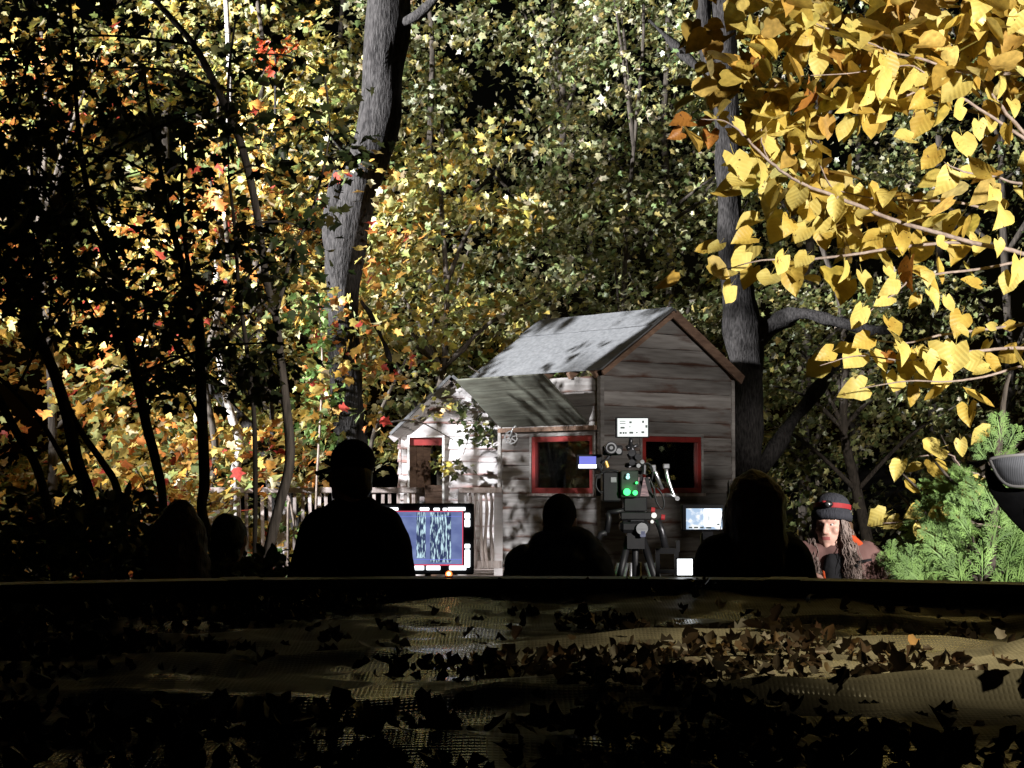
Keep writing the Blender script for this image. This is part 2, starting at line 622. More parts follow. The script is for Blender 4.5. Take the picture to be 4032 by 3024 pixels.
def cover_h(x, y):
    z = .030 * mnoise.noise(Vector((x * 1.1, y * 1.7, 3.1))) + .022 * mnoise.noise(Vector((x * 2.2 + y * .8, y * 3.4 - x * .6, 7.7)))
    z += .011 * mnoise.noise(Vector((x * 4.0 + y * 2, y * 9 - x * 2, 1.7))) + .012 * (1 - abs(mnoise.noise(Vector((x * 2.6 - y * 1.5, y * 5.5 + x * 1.2, 5.5)))) * 2)
    # long folds in the sheet
    for (x0, x1, ya, yb, hh, ww) in ((.55, 3, 3.55, 3.72, .050, .045), (.3, 2.4, 4.0, 4.55, .030, .08), (-2.6, -.6, 4.5, 5.5, .030, .13),
                                     (.3, 2.6, 4.75, 4.9, .028, .06), (-.9, .5, 3.75, 3.55, .028, .06), (-2.2, -.3, 3.6, 4.5, .020, .12), (.4, 2.5, 5.35, 5.5, .03, .06)):
        t = (x - x0) / (x1 - x0)
        if -.2 < t < 1.2:
            yc = ya + (yb - ya) * t + .05 * math.sin(x * 2.3)
            fade = max(0.0, min(1.0, (t + .2) * 3, (1.2 - t) * 3))
            z += hh * fade * math.exp(-((y - yc) / ww) ** 2)
    # a kicked-up corner at the right
    z += .10 * math.exp(-(((x - 1.42) / .22) ** 2 + ((y - 4.45) / .16) ** 2))
    r = math.hypot(x - PC.x, y - PC.y) / PR
    return COVER_Z + z + .03 * max(0, r - .85) / .15


def build_cover():
    mb = MB()
    st = .028
    n = int(2 * (PR - .05) / st)
    idx = {}
    for j in range(n + 1):
        y = PC.y - (PR - .05) + j * st
        if y < 1.0:
            continue
        for i in range(n + 1):
            x = PC.x - (PR - .05) + i * st
            if math.hypot(x - PC.x, y - PC.y) < PR - .05 and abs(x) < 2.6:
                idx[(i, j)] = len(mb.v)
                mb.v.append((x, y, cover_h(x, y)))
    for (i, j) in idx:
        q = [(i, j), (i + 1, j), (i + 1, j + 1), (i, j + 1)]
        if all(k in idx for k in q):
            mb.f.append(tuple(idx[k] for k in q))
    m = bpy.data.materials.new("mesh_cover")
    m.use_nodes = True
    nt = m.node_tree
    p = nt.nodes["Principled BSDF"]
    tc = nd(nt, "ShaderNodeTexCoord")
    sep = nd(nt, "ShaderNodeSeparateXYZ")
    nt.links.new(tc.outputs["Object"], sep.inputs[0])
    prod = None
    for ax, freq in (("X", 2 * math.pi / .019), ("Y", 2 * math.pi / .028)):
        mu = nd(nt, "ShaderNodeMath", operation='MULTIPLY')
        mu.inputs[1].default_value = freq
        nt.links.new(sep.outputs[ax], mu.inputs[0])
        si = nd(nt, "ShaderNodeMath", operation='SINE')
        nt.links.new(mu.outputs[0], si.inputs[0])
        ab = nd(nt, "ShaderNodeMath", operation='ABSOLUTE')
        nt.links.new(si.outputs[0], ab.inputs[0])
        if prod is None:
            prod = ab.outputs[0]
        else:
            mm = nd(nt, "ShaderNodeMath", operation='MULTIPLY')
            nt.links.new(prod, mm.inputs[0])
            nt.links.new(ab.outputs[0], mm.inputs[1])
            prod = mm.outputs[0]
    nz = nd(nt, "ShaderNodeTexNoise")
    nz.inputs["Scale"].default_value = 5
    nz.inputs["Detail"].default_value = 7
    nt.links.new(tc.outputs["Object"], nz.inputs["Vector"])
    cr = nd(nt, "ShaderNodeValToRGB")
    cr.color_ramp.elements[0].position = .35
    cr.color_ramp.elements[1].position = .7
    cr.color_ramp.elements[0].color = (.06, .057, .048, 1)
    cr.color_ramp.elements[1].color = (.19, .18, .15, 1)
    nt.links.new(nz.outputs["Fac"], cr.inputs[0])
    nt.links.new(cr.outputs[0], p.inputs["Base Color"])
    nw = nd(nt, "ShaderNodeTexNoise")
    nw.inputs["Scale"].default_value = 2.6
    nw.inputs["Detail"].default_value = 4
    nt.links.new(tc.outputs["Object"], nw.inputs["Vector"])
    # a wet streak down the middle of the sheet, shaped to give glints
    d1 = nd(nt, "ShaderNodeMath", operation='MULTIPLY_ADD')
    d1.inputs[1].default_value = .5
    d1.inputs[2].default_value = -.08
    nt.links.new(nw.outputs["Fac"], d1.inputs[0])
    d2 = nd(nt, "ShaderNodeMath", operation='ADD')
    nt.links.new(sep.outputs["X"], d2.inputs[0])
    nt.links.new(d1.outputs[0], d2.inputs[1])
    d3 = nd(nt, "ShaderNodeMath", operation='ABSOLUTE')
    nt.links.new(d2.outputs[0], d3.inputs[0])
    d4 = nd(nt, "ShaderNodeMapRange")
    d4.inputs[1].default_value = .10
    d4.inputs[2].default_value = .20
    d4.inputs[3].default_value = .14
    d4.inputs[4].default_value = 0.0
    nt.links.new(d3.outputs[0], d4.inputs[0])
    d5 = nd(nt, "ShaderNodeMath", operation='ADD')
    nt.links.new(nw.outputs["Fac"], d5.inputs[0])
    nt.links.new(d4.outputs[0], d5.inputs[1])
    nw = d5
    rr = nd(nt, "ShaderNodeMapRange")
    rr.inputs[1].default_value = .54
    rr.inputs[2].default_value = .62
    rr.inputs[3].default_value = .55
    rr.inputs[4].default_value = .07
    nt.links.new(nw.outputs[0], rr.inputs[0])
    nt.links.new(rr.outputs[0], p.inputs["Roughness"])
    rs = nd(nt, "ShaderNodeMapRange")
    rs.inputs[1].default_value = .54
    rs.inputs[2].default_value = .62
    rs.inputs[3].default_value = .10
    rs.inputs[4].default_value = .7
    nt.links.new(nw.outputs[0], rs.inputs[0])
    nt.links.new(rs.outputs[0], p.inputs["Specular IOR Level"])
    bp = nd(nt, "ShaderNodeBump")
    bp.inputs["Strength"].default_value = .30
    bp.inputs["Distance"].default_value = .004
    nt.links.new(prod, bp.inputs["Height"])
    nt.links.new(bp.outputs[0], p.inputs["Normal"])
    o = mb.build("pool_cover", m, smooth=True)
    tag(o, "wrinkled wet mesh cover stretched over the pool, strewn with leaves", "pool cover")


build_cover()


def build_cover_leaves():
    def clump(x, y):
        v = mnoise.noise(Vector((x * 1.1, y * 2.0, 9.3))) + .5 * mnoise.noise(Vector((x * 3.0, y * 5.0, 2.3)))
        v += .22 * math.exp(-((x - .25) / .5) ** 2) - .30 * math.exp(-((x + .13) / .22) ** 2) - .34 * max(0.0, min(1.0, x - .35)) + .25 * max(0, y - 5.7)
        return v
    pts = []
    while len(pts) < 4600:
        x = random.uniform(-2.4, 2.4)
        y = random.uniform(2.6, 6.4)
        if math.hypot(x - PC.x, y - PC.y) > PR - .07:
            continue
        if clump(x, y) > .12 or random.random() < .03:
            pts.append((x, y, cover_h(x, y) + random.uniform(.006, .03)))
    P = np.array(pts)
    N = len(P)
    nr = np.array((0, 0, 1.0))[None] + rng.normal(0, .9, (N, 3))
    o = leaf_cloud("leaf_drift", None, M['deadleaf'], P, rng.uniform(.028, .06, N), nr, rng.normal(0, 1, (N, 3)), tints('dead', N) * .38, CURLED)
    tag(o, "drifts of dark brown fallen leaves on the pool cover", "leaves", kind="stuff")
    # single paler leaves lying apart
    k = 0
    while k < 46:
        x = random.uniform(-1.5, 1.9)
        y = random.uniform(3.0, 6.0)
        if clump(x, y) > .10 or abs(x) > .26 * y:
            continue
        p = np.array([(x, y, cover_h(x, y) + .012)])
        nr = np.array([(0, 0, 1.0)]) + rng.normal(0, .35, (1, 3))
        o = leaf_cloud("fallen_leaf", None, M['deadleaf'], p, rng.uniform(.04, .065, 1), nr, rng.normal(0, 1, (1, 3)), tints('dead', 1) * 1.2, CURLED)
        tag(o, "single pale brown leaf lying apart on the pool cover", "leaf", "single leaves on the pool cover")
        k += 1


build_cover_leaves()


# ------------------------------------------------------------------ timber helpers
def plank(name, parent, x0b, x1b, x0t, x1t, z0, z1, loc, rz, mat, th=.02, lap=.012, wav=.006, seg=7):
    """lap board: local X along the grain, outer face towards local -Y, lower edge proud and a little waney"""
    mb = MB()
    ph = random.uniform(0, 100)
    z1 -= .006
    edge = []
    for i in range(seg + 1):
        t = i / seg
        wz = wav * mnoise.noise(Vector(((x0b + (x1b - x0b) * t) * 4 + ph, ph, 0))) * 2
        zb = z0 + wz - .004
        for (q, e) in ((0, 1.0), (.22, .25), (.8, .0), (1, .55)):
            x = (x0b + (x0t - x0b) * q) * (1 - t) + (x1b + (x1t - x1b) * q) * t
            mb.v.append((x, -th - lap * (1 - q), zb + (z1 - zb) * q))
            edge.append(e)
        mb.v += [(x0t * (1 - t) + x1t * t, 0, z1), (x0b * (1 - t) + x1b * t, 0, zb)]
        edge += [.5, 1.0]
    for i in range(seg):
        for k in range(6):
            k2 = (k + 1) % 6
            mb.f.append((i * 6 + k, (i + 1) * 6 + k, (i + 1) * 6 + k2, i * 6 + k2))
    mb.f.append(tuple(range(6)))
    e = seg * 6
    mb.f.append(tuple(e + k for k in range(5, -1, -1)))
    o = mb.build(name, mat, parent, loc=loc, rot=(0, 0, rz))
    o.data.attributes.new("board_edge", 'FLOAT', 'POINT').data.foreach_set("value", edge)
    return o


def glassmat():
    m = bpy.data.materials.new("window_glass")
    m.use_nodes = True
    nt = m.node_tree
    out = nt.nodes["Material Output"]
    nt.nodes.remove(nt.nodes["Principled BSDF"])
    t = nd(nt, "ShaderNodeBsdfTransparent")
    t.inputs[0].default_value = (.8, .82, .8, 1)
    g = nd(nt, "ShaderNodeBsdfGlossy")
    g.inputs["Roughness"].default_value = .03
    fr = nd(nt, "ShaderNodeFresnel")
    fr.inputs[0].default_value = 1.5
    tc = nd(nt, "ShaderNodeTexCoord")
    nz = nd(nt, "ShaderNodeTexNoise")
    nz.inputs["Scale"].default_value = 3
    bp = nd(nt, "ShaderNodeBump")
    bp.inputs["Strength"].default_value = .02
    nt.links.new(tc.outputs["Object"], nz.inputs["Vector"])
    nt.links.new(nz.outputs["Fac"], bp.inputs["Height"])
    nt.links.new(bp.outputs[0], g.inputs["Normal"])
    mx = nd(nt, "ShaderNodeMixShader")
    nt.links.new(fr.outputs[0], mx.inputs[0])
    nt.links.new(t.outputs[0], mx.inputs[1])
    nt.links.new(g.outputs[0], mx.inputs[2])
    nt.links.new(mx.outputs[0], out.inputs["Surface"])
    return m


M['glass'] = glassmat()


def window(parent, x0, x1, z0, z1, loc, rz):
    """red-framed window in a wall whose outer face looks along local -Y"""
    w = MB()
    t = .055
    y0, y1 = -.035, .02
    yc, yd = (y0 + y1) / 2, y1 - y0
    w.box(((x0 + x1) / 2, yc, z1 - t / 2), (x1 - x0, yd, t))
    w.box(((x0 + x1) / 2, yc, z0 + t / 2), (x1 - x0, yd, t))
    w.box((x0 + t / 2, yc, (z0 + z1) / 2), (t, yd, z1 - z0 - 2 * t))
    w.box((x1 - t / 2, yc, (z0 + z1) / 2), (t, yd, z1 - z0 - 2 * t))
    f = w.build("window", M['red'], parent, loc=loc, rot=(0, 0, rz), bevel=.003)
    for nm, c, s in (("trim", ((x0 + x1) / 2, -.022, z1 + .015), (x1 - x0 + .06, .05, .028)),
                     ("sill", ((x0 + x1) / 2, -.030, z0 - .016), (x1 - x0 + .08, .066, .03)),
                     ("trim", (x0 - .015, -.020, (z0 + z1) / 2), (.028, .046, z1 - z0)),
                     ("trim", (x1 + .015, -.020, (z0 + z1) / 2), (.028, .046, z1 - z0))):
        MB().box(c, s).build(nm, M['wood'] if nm == "trim" else M['wood_rail'], f, bevel=.002)
    MB().box(((x0 + x1) / 2, 0, (z0 + z1) / 2), (x1 - x0 - 2 * t + .01, .005, z1 - z0 - 2 * t + .01)).build("pane", M['glass'], f)
    return f


# ------------------------------------------------------------------ the playhouse
PH = Vector((0.884, 19.0, 0))
PHR = R(40)
L2, L1 = 1.855, 1.525
FLOOR = .72
ph = empty("playhouse", PH, PHR)
tag(ph, "weathered board playhouse with pitched roof and two red-framed windows", "playhouse")
AP = (.93, 3.37)
EL = (-.08, 2.716)
ER = (1.92, 2.73)


def roof_z(u):
    if u <= AP[0]:
        return EL[1] + (AP[1] - EL[1]) * (u - EL[0]) / (AP[0] - EL[0])
    return AP[1] + (ER[1] - AP[1]) * (u - AP[0]) / (ER[0] - AP[0])


rows = [1.49 - .15 * k for k in range(5, 0, -1)] + [1.49 + .145 * k for k in range(5)]
z = rows[-1]
while z < 3.3:
    z += .15
    rows.append(z)
WG = (.534, 1.383, 1.49, 2.07)
WL = (.079, 1.019, 1.49, 2.07)
for a, b in zip(rows[:-1], rows[1:]):
    # gable, facing the camera's right
    def lim(zz):
        l, r = 0.0, L2
        if zz > roof_z(0) - .05:
            l = (zz + .05 - EL[1]) / ((AP[1] - EL[1]) / (AP[0] - EL[0])) + EL[0]
        if zz > roof_z(L2) - .05:
            r = AP[0] + (zz + .05 - AP[1]) / ((ER[1] - AP[1]) / (ER[0] - AP[0]))
        return l, r
    lb, rb = lim(a)
    lt, rt = lim(b)
    if rt - lt < .05:
        lt = rt = (lt + rt) / 2
        if rb - lb < .1:
            continue
    if a >= WG[2] - .01 and b <= WG[3] + .01:
        plank("board", ph, lb, WG[0], lt, WG[0], a, b, (0, 0, 0), 0, M['wood'])
        plank("board", ph, WG[1], rb, WG[1], rt, a, b, (0, 0, 0), 0, M['wood'])
    else:
        plank("board", ph, lb, rb, lt, rt, a, b, (0, 0, 0), 0, M['wood'])
    # left wall
    if b < 2.68:
        if a >= WL[2] - .01 and b <= WL[3] + .01:
            plank("board", ph, -L1, -WL[1], -L1, -WL[1], a, b, (0, 0, 0), R(-90), M['wood'])
            plank("board", ph, -WL[0], 0, -WL[0], 0, a, b, (0, 0, 0), R(-90), M['wood'])
        else:
            plank("board", ph, -L1, 0, -L1, 0, a, b, (0, 0, 0), R(-90), M['wood'])
    # back wall and right wall (right wall with an opening the wood shows through)
    if b < 2.70:
        plank("board", ph, -L2, 0, -L2, 0, a, b, (0, L1, 0), R(180), M['wood'], seg=2)
        if a >= WG[2] - .01 and b <= WG[3] + .01:
            plank("board", ph, 0, .50, 0, .50, a, b, (L2, 0, 0), R(90), M['wood'], seg=2)
            plank("board", ph, 1.12, L1, 1.12, L1, a, b, (L2, 0, 0), R(90), M['wood'], seg=2)
        else:
            plank("board", ph, 0, L1, 0, L1, a, b, (L2, 0, 0), R(90), M['wood'], seg=2)
seam_shade = pmat("seam_shade_sheet", (.03, .026, .024), (.018, .016, .015), rough=.9)  # dark sheet added behind the boards so the seams read as shadow lines
for nm, x0, x1, z0, z1, rz in (("g", 0.01, WG[0] + .02, .74, 2.66, 0), ("g", WG[1] - .02, L2 - .01, .74, 2.66, 0), ("g", WG[0], WG[1], .74, WG[2] + .01, 0), ("g", WG[0], WG[1], WG[3] - .01, 2.66, 0),
                               ("l", -L1 + .01, -WL[1] + .02, .74, 2.55, -90), ("l", -WL[0] - .02, -.01, .74, 2.55, -90), ("l", -WL[1], -WL[0], .74, WL[2] + .01, -90), ("l", -WL[1], -WL[0], WL[3] - .01, 2.55, -90)):
    MB().box(((x0 + x1) / 2, .008, (z0 + z1) / 2), (x1 - x0, .01, z1 - z0)).build("seam_backing", seam_shade, ph, rot=(0, 0, R(rz)))
MB().prism([(.1, 2.66), (L2 - .1, 2.66), (AP[0], AP[1] - .08)], (1, 0, 0), (0, 0, 1), (0, .01, 0), (0, .004, 0)).build("seam_backing", seam_shade, ph)
window(ph, *WG, (0, 0, 0), 0)
window(ph, -WL[1], -WL[0], WL[2], WL[3], (0, 0, 0), R(-90))
# corner boards
MB().box((-.022, -.022, (FLOOR + 2.66) / 2), (.05, .05, 2.66 - FLOOR)).build("corner_board", M['wood'], ph)
MB().box((-.018, L1 + .01, (FLOOR + 2.66) / 2), (.05, .05, 2.66 - FLOOR)).build("corner_board", M['wood'], ph)
MB().box((L2 + .01, -.018, (FLOOR + 2.68) / 2), (.045, .045, 2.68 - FLOOR)).build("corner_board", M['wood'], ph)
MB().box((L2 / 2, L1 / 2, FLOOR - .03), (L2 - .06, L1 - .06, .05)).build("floor", M['wood_brown'], ph)
for (x, y) in ((.1, .1), (L2 - .1, .1), (.1, L1 - .1), (L2 - .1, L1 - .1)):
    MB().box((x, y, (FLOOR - .06) / 2), (.12, .12, FLOOR - .06)).build("stilt", M['wood_brown'], ph)


def slope(name, ua, za, ub, zb, v0, v1, th, mat, parent, lift=0.0, nu=8, nv=14, wob=.006):
    """roof sheet from eave (ua,za) to ridge (ub,zb), slightly uneven"""
    mb = MB()
    d = Vector((ub - ua, 0, zb - za)).normalized()
    nrm = Vector((-d.z, 0, d.x))
    if nrm.z < 0:
        nrm = -nrm
    for top in (1, 0):
        for i in range(nu + 1):
            for j in range(nv + 1):
                t = i / nu
                p = Vector((ua + (ub - ua) * t, v0 + (v1 - v0) * j / nv, za + (zb - za) * t))
                wv = wob * mnoise.noise(Vector((p.x * 3, p.y * 4, lift * 100)))
                mb.v.append(tuple(p + nrm * (lift + wv + (th if top else 0))))
    n1 = (nu + 1) * (nv + 1)
    for i in range(nu):
        for j in range(nv):
            a = i * (nv + 1) + j
            mb.f.append((a, a + 1, a + nv + 2, a + nv + 1))
            mb.f.append((n1 + a, n1 + a + nv + 1, n1 + a + nv + 2, n1 + a + 1))
    edge = [j for j in range(nv + 1)] + [i * (nv + 1) + nv for i in range(1, nu + 1)] + [nu * (nv + 1) + j for j in range(nv - 1, -1, -1)] + [i * (nv + 1) for i in range(nu - 1, 0, -1)]
    for k in range(len(edge)):
        a, b = edge[k], edge[(k + 1) % len(edge)]
        mb.f.append((a, b, n1 + b, n1 + a))
    return mb.build(name, mat, parent)


rf = slope("roof", EL[0], EL[1], AP[0], AP[1], -.10, 1.985, .016, M['roof'], ph, lift=.0)
slope("roof_sheet", AP[0] - .30, AP[1] - .194, AP[0] - .004, AP[1], -.104, 1.99, .012, M['roof'], rf, lift=.022, nu=3)
slope("roof_sheet", ER[0], ER[1], AP[0] + .004, AP[1] - .002, -.10, 1.985, .016, M['roof'], rf)
for v in (.02, .40, .78, 1.16, 1.5, 1.9):
    for e in (EL, ER):
        MB().bar((e[0] + (.01 if e is EL else -.01), v, e[1] - .045), (AP[0], v, AP[1] - .045), .045, .07).build("rafter", M['wood_brown'], ph)
MB().bar((ER[0] + .01, -.115, ER[1] - .05), (AP[0], -.115, AP[1] - .05), .02, .10).build("barge_board", M['wood_brown'], ph)
MB().bar((EL[0], -.112, EL[1] - .035), (AP[0], -.112, AP[1] - .035), .02, .05).build("barge_board", M['wood_brown'], ph)
# the fold-out loft flap over the left window, hinged at its lower edge
flap = empty("loft_flap")
flap.parent = ph
p0 = Vector((-.03, 0, 2.19))
dirf = Vector((-.594, 0, .475))
Lf = dirf.length
nb = 4
for k in range(nb):
    a = p0 + dirf * (k / nb + .004)
    b = p0 + dirf * ((k + 1) / nb - .004)
    mb = MB()
    n = Vector((dirf.z, 0, -dirf.x)).normalized()
    m0 = (a + b) / 2
    x = dirf.normalized()
    Mx = Matrix((Vector((0, 1, 0)), x, n)).transposed()
    o = MB().box((0, 0, 0), (1.36 + random.uniform(-.01, .02), (b - a).length, .02)).build("flap_board", M['wood_old'], flap)
    o.matrix_local = Matrix.Translation(m0 + Vector((0, .845, 0)) + n * random.uniform(-.004, .004)) @ Mx.to_4x4()
for v in (.30, 1.35):
    MB().bar(p0 + Vector((.012, v, .012)) + dirf * .02, p0 + Vector((.012, v, .012)) + dirf * .97, .06, .02).build("batten", M['wood_brown'], flap)
MB().box((-.055, L1 / 2, 2.145), (.05, L1 - .02, .045)).build("hinge_rail", M['wood_brown'], ph)
# pulley hanging under the eave at the far corner
pl = empty("iron_pulley", at(2012, 1722, 19.95))
tag(pl, "grey iron pulley wheel on a hook at the playhouse corner", "pulley")
mb = MB()
for k in range(16):
    a0, a1 = 2 * math.pi * k / 16, 2 * math.pi * (k + 1) / 16
    mb.bar((.065 * math.cos(a0), 0, .065 * math.sin(a0)), (.065 * math.cos(a1), 0, .065 * math.sin(a1)), .02, .014)
mb.build("wheel_rim", M['metal'], pl)
for k in range(3):
    a0 = math.pi * k / 3 + .3
    MB().bar((.064 * math.cos(a0), 0, .064 * math.sin(a0)), (-.064 * math.cos(a0), 0, -.064 * math.sin(a0)), .012, .012).build("spoke", M['metal'], pl)
MB().tube(smoothed([(0, -.01, 0), (.01, -.02, .06), (.04, -.02, .11), (.075, 0, .125), (.09, 0, .09)], 4), .011, 6).build("hook", M['metal'], pl, smooth=True)
# the leaning ladder and plank inside the left window
st = empty("indoor_easel", PH + Matrix.Rotation(PHR, 3, 'Z') @ Vector((.28, .80, FLOOR)), R(40))
tag(st, "pale wooden easel leaning inside the playhouse behind the left window", "easel")
MB().bar((-.02, .05, .0), (.16, -.12, 1.26), .03, .05).build("leg", M['wood_pale'], st)
MB().bar((-.10, .12, .0), (-.06, .10, .95), .03, .04).build("leg", M['wood_pale'], st)
MB().bar((-.10, .10, .90), (.14, -.06, .93), .025, .03).build("crossbar", M['wood_pale'], st)
MB().box(PH + Matrix.Rotation(PHR, 3, 'Z') @ Vector((1.42, .72, 1.55)) - PH, (.035, .035, 1.6)).build("inner_post", M['white_paint'], ph).matrix_local = Matrix.Rotation(-PHR, 4, 'Z')

# ------------------------------------------------------------------ the small gabled shed beside it
SH = Vector((-1.205, 20.72, 0))
sh = empty("gabled_shed", SH)
tag(sh, "small pale board shed with open doorway left of the playhouse", "shed")
W = 1.10
sx = .55
zl, zr, za = 2.20, 2.28, 2.74


def sroof(x):
    return zl + (za - zl) * x / sx if x < sx else za + (zr - za) * (x - sx) / (W - sx)


zz = FLOOR
k = 0
while zz < za - .08:
    b = min(zz + .1385, za - .03)
    if abs(b - 2.105) < .02:
        b = 2.105
    def lims(q):
        l, r = 0.0, W
        if q > zl - .03:
            l = (q + .03 - zl) / (za - zl) * sx
        if q > zr - .03:
            r = sx + (q + .03 - za) / (zr - za) * (W - sx)
        return l, r
    lb, rb = lims(zz)
    lt, rt = lims(b)
    rt = max(rt, lt + .01)
    j = random.uniform(-.03, .012) if zz < zl - .1 else 0
    if b < 2.11:
        plank("board", sh, lb + j, .085, lt + j, .085, zz, b, (0, 0, 0), 0, M['wood_pale'], lap=.018, seg=2)
        plank("board", sh, .47, rb, .47, rt, zz, b, (0, 0, 0), 0, M['wood_pale'], lap=.012)
    else:
        plank("board", sh, lb, rb, lt, rt, zz, b, (0, 0, 0), 0, M['wood_pale'], lap=.012)
    if b < zl:
        plank("board", sh, -1.2, 0, -1.2, 0, zz, b, (0, 0, 0), R(-90), M['wood_pale'], lap=.018, seg=2)
        plank("board", sh, 0, 1.2, 0, 1.2, zz, b, (W, 0, 0), R(90), M['wood'], lap=.012, seg=2)
    zz = b
    k += 1
d = MB()
MB().box((.085, -.03, (FLOOR + 2.1) / 2), (.022, .07, 2.1 - FLOOR)).build("door_trim", M['white_paint'], sh)
MB().box((.462, -.03, (FLOOR + 2.1) / 2), (.022, .07, 2.1 - FLOOR)).build("door_trim", M['white_paint'], sh)
MB().box((.274, -.032, 2.098), (.40, .074, .02)).build("door_trim", M['white_paint'], sh)
MB().box((.274, -.004, 2.045), (.35, .05, .085)).build("door_header", M['red'], sh)
dl = empty("door", (.10, .0, 0), R(52))
dl.parent = sh
for k in range(3):
    MB().box((.06 + .118 * k, .02, (FLOOR + 2.0) / 2), (.112, .025 + .004 * (k % 2), 2.0 - FLOOR - .02)).build("door_plank", M['wood_brown'], dl)
for s, (xa, zaa, xb, zb) in enumerate(((-.10, zl - .09, sx, za), (W + .06, zr - .06, sx, za))):
    mb = MB()
    dv = Vector((xb - xa, 0, zb - zaa))
    up = Vector((-dv.z, 0, dv.x)).normalized()
    if up.z < 0:
        up = -up
    a, b = Vector((xa, 0, zaa)), Vector((xb, 0, zb))
    mb.add([a + Vector((0, -.14, 0)), b + Vector((0, -.14, 0)), b + Vector((0, 1.3, 0)), a + Vector((0, 1.3, 0)),
            a + up * .03 + Vector((0, -.14, 0)), b + up * .03 + Vector((0, -.14, 0)), b + up * .03 + Vector((0, 1.3, 0)), a + up * .03 + Vector((0, 1.3, 0))],
           [(0, 1, 2, 3), (4, 7, 6, 5), (0, 4, 5, 1), (1, 5, 6, 2), (2, 6, 7, 3), (3, 7, 4, 0)])
    mb.build("roof_panel", M['roof'], sh)
    MB().bar(a + Vector((0, -.03, -.045)), b + Vector((0, -.03, -.045)), .025, .09).build("barge_board", M['wood_pale'], sh)

# ------------------------------------------------------------------ deck and railings
dk = empty("timber_deck", (-3.4, 18.72, 0))
tag(dk, "raised timber deck the playhouse and shed stand on", "deck")
for k in range(27):
    MB().box((2.2, .075 + k * .145, FLOOR - .045), (4.35 + random.uniform(-.03, .03), .138, .03)).build("deck_plank", M['wood_rail'], dk)
MB().box((2.2, -.02, FLOOR - .13), (4.4, .035, .19)).build("fascia", M['wood_pale'], dk)
for x in (.1, 1.2, 2.3, 3.4, 4.3):
    for y in (.12, 3.6):
        MB().box((x, y, (FLOOR - .07) / 2), (.11, .11, FLOOR - .07)).build("deck_post", M['wood_brown'], dk)


def railing(x0, x1, y, label, posts, bals, crooked=False, zt=1.555):
    r = empty("deck_railing", (x0, y, FLOOR - .03))
    tag(r, label, "railing")
    H = zt - FLOOR + .03
    MB().box(((x1 - x0) / 2, -.02, H - .03), (x1 - x0, .09, .055)).build("top_rail", M['wood_rail'], r, bevel=.006)
    MB().box(((x1 - x0) / 2, 0, .11), (x1 - x0 - .01, .04, .07)).build("bottom_rail", M['wood_rail'], r)
    for p in posts:
        MB().box((p - x0, .03, H / 2 - .02), (.085, .085, H - .01)).build("post", M['wood_pale'], r)
    for b in bals:
        dx = random.uniform(-.012, .012)
        if crooked:
            pts = [(b - x0 + random.uniform(-.02, .02), -.005 + random.uniform(-.01, .01), zq) for zq in (.07, .25, .45, .65, H - .055)]
            MB().tube(smoothed(pts, 3), lerp_list([.016, .02, .015, .018, .013], 13), 7).build("baluster", M['wood_rail'], r, smooth=True)
        else:
            MB().bar((b - x0 - dx, -.028, .06), (b - x0 + dx, -.028, H - .06), .032, .022, up=(0, 1, 0)).build("baluster", M['wood_rail'], r)
    return r


railing(-3.0, -.86, 18.78, "long pale deck railing with straight balusters left of the shed", (-2.9, -2.26, -1.55, -.9),
        [x for x in np.arange(-2.83, -.92, .078) if min(abs(x - p) for p in (-2.9, -2.26, -1.55, -.9)) > .05])
railing(-.52, -.10, 18.80, "short deck railing of crooked sticks beside the playhouse corner", (-.49, -.135),
        [-.42, -.36, -.30, -.245, -.19], crooked=True)
box = empty("dark_red_crate", at(1708, 1948, 18.72))
tag(box, "dark red wooden box set in the gap of the deck railing", "box")
for k in range(3):
    MB().box((0, -.05, -.062 + k * .062), (.165, .012, .058)).build("slat", M['wood_brown'], box)
MB().box((0, .01, 0), (.16, .10, .186)).build("case", M['wood_brown'], box)
MB().box((0, .01, -.45), (.06, .06, .72)).build("support_post", M['wood_brown'], box)


# ------------------------------------------------------------------ trees
def rel(pts, base):
    return [Vector(p) - Vector(base) for p in pts]


def big_tree(name, label, base, trunk, limbs, bark, centres=None, per=14, rad=.4, size=.1, pal='pale', group=None, leafkind='leaf', cat="tree", seg=12, extra=None, shape=MAPLE, flat=.5, face=.5):
    t = empty(name, base)
    tag(t, label, cat, group)
    B = Vector(base)
    mb = MB()
    limb(mb, rel([p for p, r in trunk], B), [r for p, r in trunk], seg, 9 if seg > 12 else 5)
    for L in limbs:
        limb(mb, rel([p for p, r in L], B), [r for p, r in L], 7, 4)
    me = mb.mesh("trunk", bark, smooth=True)
    r0 = max(r for p, r in trunk)
    if r0 > .1:
        for v in me.vertices:
            q = v.co + B
            k = mnoise.noise(Vector((q.x * 3.2, q.y * 3.2, q.z * 1.6))) * .22 + mnoise.noise(Vector((q.x * 16, q.y * 16, q.z * 2.5))) * .10
            v.co += v.normal * r0 * k
    obj("trunk", me, t)
    if centres is not None and len(centres):
        P, S, Nn, T = sprays([np.array(c) - np.array(B) for c in centres], per, rad, flat, size, face)
        # sprays() takes the lamp direction in world space: shift is negligible for distant lamps
        leaf_cloud("crown", t, M[leafkind], P, S, Nn, T, tints(pal, len(P)), shape)
    return t


def pix(D, pts):
    """(px, py, half width px) -> (world point, radius)"""
    return [(at(x, y, D + (q[0] if q else 0)), w / F * D) for (x, y, w, *q) in pts]


